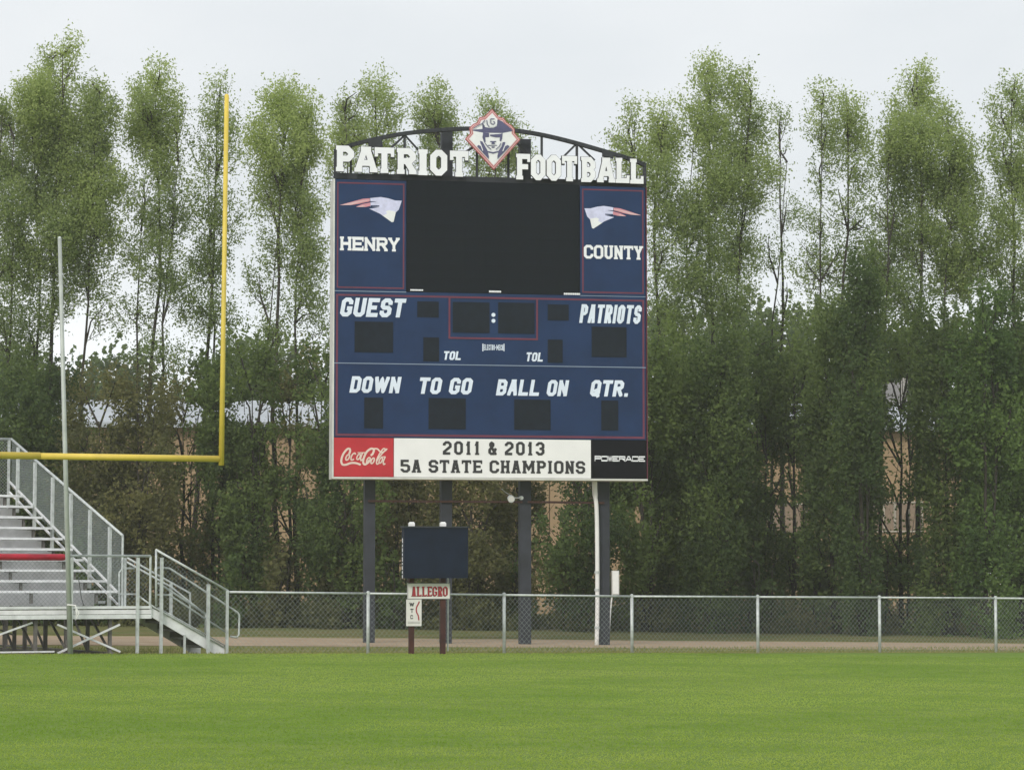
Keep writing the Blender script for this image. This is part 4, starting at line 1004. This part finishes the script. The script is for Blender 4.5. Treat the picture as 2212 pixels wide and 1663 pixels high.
tall('tallest tree on the left, broad double crown above the far left bleachers', 76, [[(95, 0), (110, 900), (120, 500), (135, 120)], [(190, 0), (175, 850), (200, 450), (215, 200)], [(40, 0), (80, 800), (90, 600), (70, 300)]],
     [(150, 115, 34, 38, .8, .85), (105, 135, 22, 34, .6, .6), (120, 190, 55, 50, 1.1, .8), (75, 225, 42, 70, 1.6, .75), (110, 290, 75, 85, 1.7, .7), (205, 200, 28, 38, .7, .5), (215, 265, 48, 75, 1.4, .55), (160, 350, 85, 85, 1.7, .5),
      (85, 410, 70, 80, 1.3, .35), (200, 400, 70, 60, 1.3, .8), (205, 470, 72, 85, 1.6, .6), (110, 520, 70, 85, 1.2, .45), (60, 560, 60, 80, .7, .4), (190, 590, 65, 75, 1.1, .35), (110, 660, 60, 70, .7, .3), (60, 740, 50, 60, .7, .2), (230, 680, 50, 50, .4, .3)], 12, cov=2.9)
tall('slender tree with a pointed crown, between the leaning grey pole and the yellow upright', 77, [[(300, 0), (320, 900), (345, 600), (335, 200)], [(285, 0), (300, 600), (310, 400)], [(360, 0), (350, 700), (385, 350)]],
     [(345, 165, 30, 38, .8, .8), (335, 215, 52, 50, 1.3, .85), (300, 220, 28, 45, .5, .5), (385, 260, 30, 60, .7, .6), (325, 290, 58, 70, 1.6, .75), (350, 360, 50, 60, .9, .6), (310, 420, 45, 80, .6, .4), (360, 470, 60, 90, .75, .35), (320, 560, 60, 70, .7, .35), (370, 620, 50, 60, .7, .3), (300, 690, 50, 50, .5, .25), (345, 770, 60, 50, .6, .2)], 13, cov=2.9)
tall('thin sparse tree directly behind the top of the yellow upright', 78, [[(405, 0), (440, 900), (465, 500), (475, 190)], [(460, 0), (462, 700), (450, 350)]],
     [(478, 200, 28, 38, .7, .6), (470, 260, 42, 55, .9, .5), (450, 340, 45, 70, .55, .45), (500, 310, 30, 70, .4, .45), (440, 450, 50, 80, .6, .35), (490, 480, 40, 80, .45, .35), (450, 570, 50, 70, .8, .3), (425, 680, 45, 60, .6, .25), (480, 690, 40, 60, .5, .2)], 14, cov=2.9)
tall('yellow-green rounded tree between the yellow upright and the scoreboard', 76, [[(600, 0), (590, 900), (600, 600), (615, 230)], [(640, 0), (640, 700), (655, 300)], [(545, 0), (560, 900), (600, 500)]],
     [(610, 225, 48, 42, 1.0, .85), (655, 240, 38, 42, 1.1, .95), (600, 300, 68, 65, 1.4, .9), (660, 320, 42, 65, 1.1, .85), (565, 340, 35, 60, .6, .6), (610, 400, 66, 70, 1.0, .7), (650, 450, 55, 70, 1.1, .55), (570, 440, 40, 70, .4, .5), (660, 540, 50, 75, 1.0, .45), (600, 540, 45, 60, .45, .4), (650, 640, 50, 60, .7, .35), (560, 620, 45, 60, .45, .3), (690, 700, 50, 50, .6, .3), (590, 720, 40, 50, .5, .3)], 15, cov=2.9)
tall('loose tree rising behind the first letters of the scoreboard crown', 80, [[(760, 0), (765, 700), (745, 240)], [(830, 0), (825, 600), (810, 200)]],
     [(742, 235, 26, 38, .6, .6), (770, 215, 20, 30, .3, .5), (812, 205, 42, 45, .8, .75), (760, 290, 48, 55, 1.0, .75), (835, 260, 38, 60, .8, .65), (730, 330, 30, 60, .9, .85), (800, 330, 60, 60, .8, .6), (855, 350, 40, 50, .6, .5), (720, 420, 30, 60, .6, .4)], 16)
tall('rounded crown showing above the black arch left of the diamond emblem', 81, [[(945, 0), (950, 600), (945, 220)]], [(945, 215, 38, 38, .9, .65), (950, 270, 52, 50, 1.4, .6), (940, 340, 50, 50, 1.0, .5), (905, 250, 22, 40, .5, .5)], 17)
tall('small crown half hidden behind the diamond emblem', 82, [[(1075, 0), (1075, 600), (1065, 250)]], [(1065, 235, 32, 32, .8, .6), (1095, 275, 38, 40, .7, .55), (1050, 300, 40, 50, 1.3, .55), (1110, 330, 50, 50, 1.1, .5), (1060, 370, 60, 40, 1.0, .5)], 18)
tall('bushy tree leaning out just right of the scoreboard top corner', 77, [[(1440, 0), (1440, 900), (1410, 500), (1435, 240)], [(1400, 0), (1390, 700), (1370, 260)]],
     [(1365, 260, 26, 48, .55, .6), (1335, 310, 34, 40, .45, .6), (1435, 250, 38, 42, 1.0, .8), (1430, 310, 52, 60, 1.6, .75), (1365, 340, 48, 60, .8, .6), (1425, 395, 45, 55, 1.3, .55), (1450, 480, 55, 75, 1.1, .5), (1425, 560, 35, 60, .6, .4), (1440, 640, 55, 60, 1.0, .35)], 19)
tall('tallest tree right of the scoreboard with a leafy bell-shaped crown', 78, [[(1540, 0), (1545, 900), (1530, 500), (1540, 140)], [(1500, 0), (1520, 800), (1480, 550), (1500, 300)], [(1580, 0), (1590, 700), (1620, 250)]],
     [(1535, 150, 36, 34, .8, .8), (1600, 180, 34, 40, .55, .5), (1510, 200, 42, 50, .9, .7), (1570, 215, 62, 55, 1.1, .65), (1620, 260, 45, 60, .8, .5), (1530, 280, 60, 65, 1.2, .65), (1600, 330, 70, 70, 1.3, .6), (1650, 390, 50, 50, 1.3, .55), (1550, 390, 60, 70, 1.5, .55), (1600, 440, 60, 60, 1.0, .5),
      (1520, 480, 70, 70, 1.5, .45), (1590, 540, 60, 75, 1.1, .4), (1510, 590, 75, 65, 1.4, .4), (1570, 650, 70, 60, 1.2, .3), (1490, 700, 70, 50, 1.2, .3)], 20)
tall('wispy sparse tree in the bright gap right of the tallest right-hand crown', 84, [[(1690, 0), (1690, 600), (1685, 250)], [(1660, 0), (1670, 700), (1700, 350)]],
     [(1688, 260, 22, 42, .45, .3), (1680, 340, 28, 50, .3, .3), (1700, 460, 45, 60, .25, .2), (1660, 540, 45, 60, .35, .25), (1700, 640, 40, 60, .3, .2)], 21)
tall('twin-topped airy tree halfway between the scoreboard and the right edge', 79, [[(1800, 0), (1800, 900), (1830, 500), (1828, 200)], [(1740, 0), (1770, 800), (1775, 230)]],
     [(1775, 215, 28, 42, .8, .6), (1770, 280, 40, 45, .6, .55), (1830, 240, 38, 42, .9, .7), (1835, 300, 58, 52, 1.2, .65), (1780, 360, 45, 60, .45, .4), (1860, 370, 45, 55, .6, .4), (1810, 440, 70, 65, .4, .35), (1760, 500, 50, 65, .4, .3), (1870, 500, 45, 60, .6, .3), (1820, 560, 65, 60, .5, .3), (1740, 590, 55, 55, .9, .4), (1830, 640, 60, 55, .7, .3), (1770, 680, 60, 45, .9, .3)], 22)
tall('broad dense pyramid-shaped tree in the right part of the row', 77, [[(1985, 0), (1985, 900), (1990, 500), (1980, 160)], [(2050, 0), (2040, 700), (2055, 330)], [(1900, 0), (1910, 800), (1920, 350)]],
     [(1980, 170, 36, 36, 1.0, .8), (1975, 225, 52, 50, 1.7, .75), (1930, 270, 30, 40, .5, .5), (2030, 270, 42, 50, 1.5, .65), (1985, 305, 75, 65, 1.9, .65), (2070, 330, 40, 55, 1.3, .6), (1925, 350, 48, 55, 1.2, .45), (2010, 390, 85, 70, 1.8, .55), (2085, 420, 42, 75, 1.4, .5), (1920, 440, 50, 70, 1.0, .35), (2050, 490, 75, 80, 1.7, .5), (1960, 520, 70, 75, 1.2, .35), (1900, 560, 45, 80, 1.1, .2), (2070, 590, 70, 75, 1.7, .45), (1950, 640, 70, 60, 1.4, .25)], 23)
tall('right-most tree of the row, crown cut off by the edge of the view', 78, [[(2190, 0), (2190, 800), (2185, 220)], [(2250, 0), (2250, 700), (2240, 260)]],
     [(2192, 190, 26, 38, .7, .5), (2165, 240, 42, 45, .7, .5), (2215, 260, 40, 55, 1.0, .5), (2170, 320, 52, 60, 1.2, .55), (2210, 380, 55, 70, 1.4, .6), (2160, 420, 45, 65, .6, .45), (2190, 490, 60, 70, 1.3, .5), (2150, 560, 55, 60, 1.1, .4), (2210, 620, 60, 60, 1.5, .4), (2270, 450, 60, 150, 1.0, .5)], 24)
# middle layer: broad trees in front of the warehouse, each its own
def broad(label, Y, x, top, half, base, seed, lm=None, tone=.35, cov=1.6, n=10, L=.12, W=.072, name='broadleaf_tree', lean=0, gaps=(), grp='broad trees under the tall row'):
    rg = random.Random(seed); lobes = []; H = base - top; tt_ = rg.uniform(-.12, .12)
    for i in range(n):
        f = (i + .5) / n; w_ = 1.4 * half * (.45 + .75 * math.sin(math.pi * min(1, f * .75 + .14)))
        for sgn in (-1, 1):
            lx = x + sgn * w_ * rg.uniform(.1, .62) + lean * (1 - f); ly = top + H * f + rg.uniform(-.03, .03) * H
            lr = (w_ * rg.uniform(.38, .6), H / n * rg.uniform(1.0, 1.7))
            c_ = cov * rg.uniform(.45, 1.15)
            ly += (75 if 1380 < x < 1800 else 35 if x > 1500 else 0) * (1 - f); lobes.append((lx, ly, *lr, c_, max(0, min(1, tone + tt_ + rg.uniform(-.3, .35)))))
    return tree(label, Y, [[(x, 0), (x + lean * .5, (top + base) / 2), (x + lean, top + H * .15)], [(x + half * .2, 0), (x + half * .3 + lean, top + H * .35)]], lobes, seed, lm or L_broad, L, W, name, 'tree', grp, .08, 1.25, 12, 3, 1.3, spread=.5, gaps=gaps)
spec = [
 ('dark round tree low at the far left edge above the bleachers', 82, 5, 800, 90, 1300, None, .2, 1.9),
 ('dark bushy tree behind the leaning grey pole', 84, 110, 815, 80, 1300, None, .25, 1.6),
 ('leafy tree just right of the leaning grey pole above the crossbar', 80, 215, 850, 70, 1330, L_olive, .35, 1.3),
 ('brownish tree above the stair of the bleachers', 79, 300, 850, 65, 1330, L_olive, .3, 1.4),
 ('thin tree whose gaps show tan wall, left of the yellow upright', 82, 395, 840, 60, 1330, L_olive, .4, 1.0),
 ('dark tree directly behind the lower part of the yellow upright', 81, 460, 790, 58, 1330, None, .25, 1.7),
 ('round green tree just right of the yellow upright, over the pale roof', 80, 545, 765, 55, 1330, None, .35, 1.5),
 ('light tree with pale roof showing between its leaves', 83, 625, 790, 55, 1330, L_olive, .5, 1.15),
 ('green tree tight against the left side of the scoreboard', 80, 695, 765, 48, 1330, None, .4, 1.6),
 ('dim tree seen under the scoreboard left of its first column', 79, 745, 960, 55, 1340, None, .3, 1.7),
 ('tree seen under the scoreboard between its first and second columns', 81, 860, 940, 75, 1340, L_olive, .35, 1.5),
 ('tree under the scoreboard between its second and third columns', 80, 1020, 940, 75, 1340, L_olive, .3, 1.8),
 ('tree beside the tan gap under the scoreboard, right of the third column', 82, 1120, 940, 55, 1340, L_olive, .4, 1.2),
 ('dark tree under the scoreboard left of its last column', 79, 1255, 950, 60, 1340, None, .2, 1.8),
 ('yellow-green tree tight against the right side of the scoreboard', 80, 1390, 690, 60, 1340, None, .6, 1.8),
 ('bushy tree a little right of the scoreboard with olive leaves', 82, 1470, 700, 65, 1340, None, .45, 1.9),
 ('shady tree below the tallest right-hand crown', 80, 1550, 690, 65, 1340, None, .25, 1.9),
 ('round dark tree with the bright gap of sky above it', 83, 1635, 670, 60, 1340, None, .3, 1.8),
 ('tree over the left tan patch of warehouse wall', 84, 1715, 680, 65, 1340, None, .35, 1.6),
 ('mid green tree between the two tan patches of wall', 81, 1800, 690, 60, 1340, None, .4, 1.8),
 ('dark ivy-clad tree standing left of the larger tan patch', 79, 1860, 560, 40, 1340, None, .12, 2.3),
 ('tree over the larger tan patch of warehouse wall', 84, 1945, 680, 70, 1340, None, .35, 1.5),
 ('deep green tree right of the larger tan patch', 81, 2045, 680, 65, 1340, None, .3, 2.0),
 ('mid green vine-covered tree near the right edge', 79, 2130, 620, 60, 1340, L_bright, .5, 2.0),
 ('dark green tree at the right edge of the view', 81, 2205, 660, 65, 1340, None, .35, 2.0),
]
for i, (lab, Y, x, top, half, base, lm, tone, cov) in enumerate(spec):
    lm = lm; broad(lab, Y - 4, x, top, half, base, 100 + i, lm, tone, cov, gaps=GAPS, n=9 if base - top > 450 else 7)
# shrubs and undergrowth at the foot of the row
def shrub(label, x, top, half, seed, lm, tone, Y):
    rg = random.Random(seed); lobes = []
    for i in range(7):
        f = (i + .5) / 7; w_ = half * (.5 + .5 * f); lx = x + rg.uniform(-.5, .5) * w_; ly = top + (1385 - top) * f
        lobes.append((lx, ly, w_ * .6, (1385 - top) / 7 * 1.4, 1.6, max(0, tone + rg.uniform(-.15, .15))))
    tree(label, Y, [[(x, 0), (x, top + 20)], [(x + half * .3, 0), (x + half * .4, top + 30)]], lobes, seed, lm, .16, .11, 'shrub', 'shrub', 'shrubs along the far side of the gravel road', .04, 1.0, 12, 3, .8, spread=.4)
sh = [('dark shrub behind the foot of the bleachers stair', 500, 1215, 60, L_broad, .2), ('olive shrub between the stair and the first fence post', 600, 1190, 60, L_olive, .35), ('low shrub touching the first fence post', 720, 1200, 65, L_olive, .3), ('dim shrub behind the small white signs', 850, 1190, 75, L_broad, .25),
      ('brown-green shrub right of the play clock box', 1010, 1170, 70, L_olive, .35), ('dark shrub behind the second full fence post', 1115, 1200, 60, L_broad, .2), ('olive shrub left of the white conduit', 1220, 1190, 65, L_olive, .4), ('shrub right of the grey electrical box', 1385, 1200, 65, L_olive, .35),
      ('dark shrub left of the middle right-hand fence post', 1500, 1210, 70, L_broad, .2), ('darkest low shrub behind the middle right-hand fence post', 1640, 1200, 70, L_broad, .08), ('green shrub below the two tan patches', 1770, 1195, 75, L_broad, .3), ('deep green shrub left of the next to last fence post', 1890, 1185, 70, L_broad, .22),
      ('shrub right of the next to last fence post', 2000, 1200, 70, L_broad, .15), ('olive shrub left of the last fence post', 2100, 1195, 65, L_olive, .25), ('dark shrub at the right edge behind the last fence post', 2195, 1205, 65, L_broad, .15), ('shrub seen through the bleachers frame on the left', 60, 1180, 90, L_broad, .15), ('shrub seen behind the upper bleachers guard', 190, 1160, 80, L_broad, .2), ('dim shrub behind the bleachers stair rail', 350, 1190, 90, L_olive, .25)]
for i, (lab, x, top, half, lm, tone) in enumerate(sh):
    shrub(lab, x, top, half, 300 + i, lm, tone, 72.5 + (x / 2212) * 5 + (i % 3) * .7)
rgn = random.Random(9); und = []
for i in range(150):
    x = -200 + i * 17.5; Y = 72.5 + x / 2212 * 5.5 + rgn.uniform(-.8, 3.5)
    X = at(x, HZ, Y).x; h = rgn.uniform(.3, 1.1)
    und.append(((X, Y, gz(X) + h * .45), (.55, .6, h * .6), 1.7, rgn.uniform(0, .45)))
V, T = leaves(und, 77, .14, .07, 1.0, 10, .4)
leaf_object('undergrowth', V, T, L_olive, (0, 75, 0), None, kind='stuff')
# far woodland closing the view low down beyond the warehouse
und = []
for i in range(70):
    x = -250 + i * 39; Y = rgn.uniform(150, 165); X = at(x, HZ, Y).x
    h = rgn.uniform(-.9, .9) + (16.2 if x > 1380 else 12.5 if x > 760 else 14.6 if x > 450 else 11.6 if x > 330 else 13.6)
    for k in (1, 2, 3): und.append(((X + rgn.uniform(-1.5, 1.5), Y, h * (.2 + .24 * k)), (2.2, 2, h * .17), 1.6 if k > 1 else .8, rgn.uniform(.1, .5)))
V, T = leaves(und, 78, .36, .25, 1.0, 10, 1.2)
leaf_object('far_woodland', V, T, L_broad, (0, 155, 0), None, kind='stuff')

# ------------------------------------------------------------------ grass tufts under the fence and along the verge
rg = np.random.default_rng(3); nb_ = 26000
s_ = rg.uniform(-9, 26, nb_); d_ = np.where(rg.random(nb_) < .45, rg.normal(-.28, .10, nb_), rg.uniform(-.3, 5, nb_))
base = np.array(F0)[None, :] + s_[:, None] * np.array(ER) + d_[:, None] * np.array(EB)
base[:, 2] = .09 - .014 * base[:, 0]
h = rg.uniform(.03, .085, nb_) * np.where(d_ > 0, .8, 1.0); az_ = rg.uniform(0, 6.28, nb_); w_ = .006 + .006 * rg.random(nb_)
side = np.stack([np.cos(az_), np.sin(az_), np.zeros(nb_)], 1); tip = base + np.stack([rg.normal(0, .02, nb_), rg.normal(0, .02, nb_), h], 1)
V = np.stack([base - side * w_[:, None], base + side * w_[:, None], tip + side * .001, tip - side * .001], 1).reshape(-1, 3)
T = np.where(d_ < -.05, rg.uniform(.7, 1.1, nb_), rg.uniform(.2, .9, nb_))
leaf_object('grass', V, T, leaf_material('dry_grass_blades', (.30, .29, .11), (.10, .15, .035), .2), (0, 50, 0), None, kind='stuff')

# short mown blades over the part of the field in view
nb_ = 250000; rg = np.random.default_rng(8)
yy = rg.uniform(19.5, 54, nb_); xx = rg.uniform(-.21, .21, nb_) * yy
q_ = (np.stack([xx, yy], 1) - np.array([F0.x, F0.y])) @ np.array([EB.x, EB.y]); ok = q_ < -.35
xx, yy = xx[ok], yy[ok]; n_ = len(xx); az_ = rg.uniform(0, 6.28, n_); h = rg.uniform(.008, .022, n_); w_ = .006 + .006 * rg.random(n_)
b0 = np.stack([xx, yy, .09 - .014 * xx + .05], 1); sd_ = np.stack([np.cos(az_), np.sin(az_), 0 * az_], 1) * w_[:, None]
tp_ = b0 + np.stack([rg.normal(0, .015, n_), rg.normal(0, .015, n_), h], 1)
V = np.stack([b0 - sd_, b0 + sd_, tp_ + sd_ * .2, tp_ - sd_ * .2], 1).reshape(-1, 3)
u_f = xx * .87 + yy * .48; v_f = -xx * .48 + yy * .87
pn = sum(a * np.sin(u_f * fx + p1 + 1.4 * np.sin(v_f * fy * .6 + p2)) * np.sin(v_f * fy + p3 + 1.1 * np.sin(u_f * fx * .7)) for a, fx, fy, p1, p2, p3 in ((.75, .28, .42, 1, 2, 3), (.55, .8, 1.1, 4, 0, 1), (.4, 1.9, 2.6, 2, 5, 0), (.3, 3.7, 5.2, .4, 2.2, 3.1)))
T = np.clip(.5 + .55 * pn + rg.normal(0, .05, n_), 0, 1)
leaf_object('mown_grass', V, T, leaf_material('mown_grass_blades', (.36, .445, .10), (.205, .315, .048), .55), (0, 40, 0), None, kind='stuff')
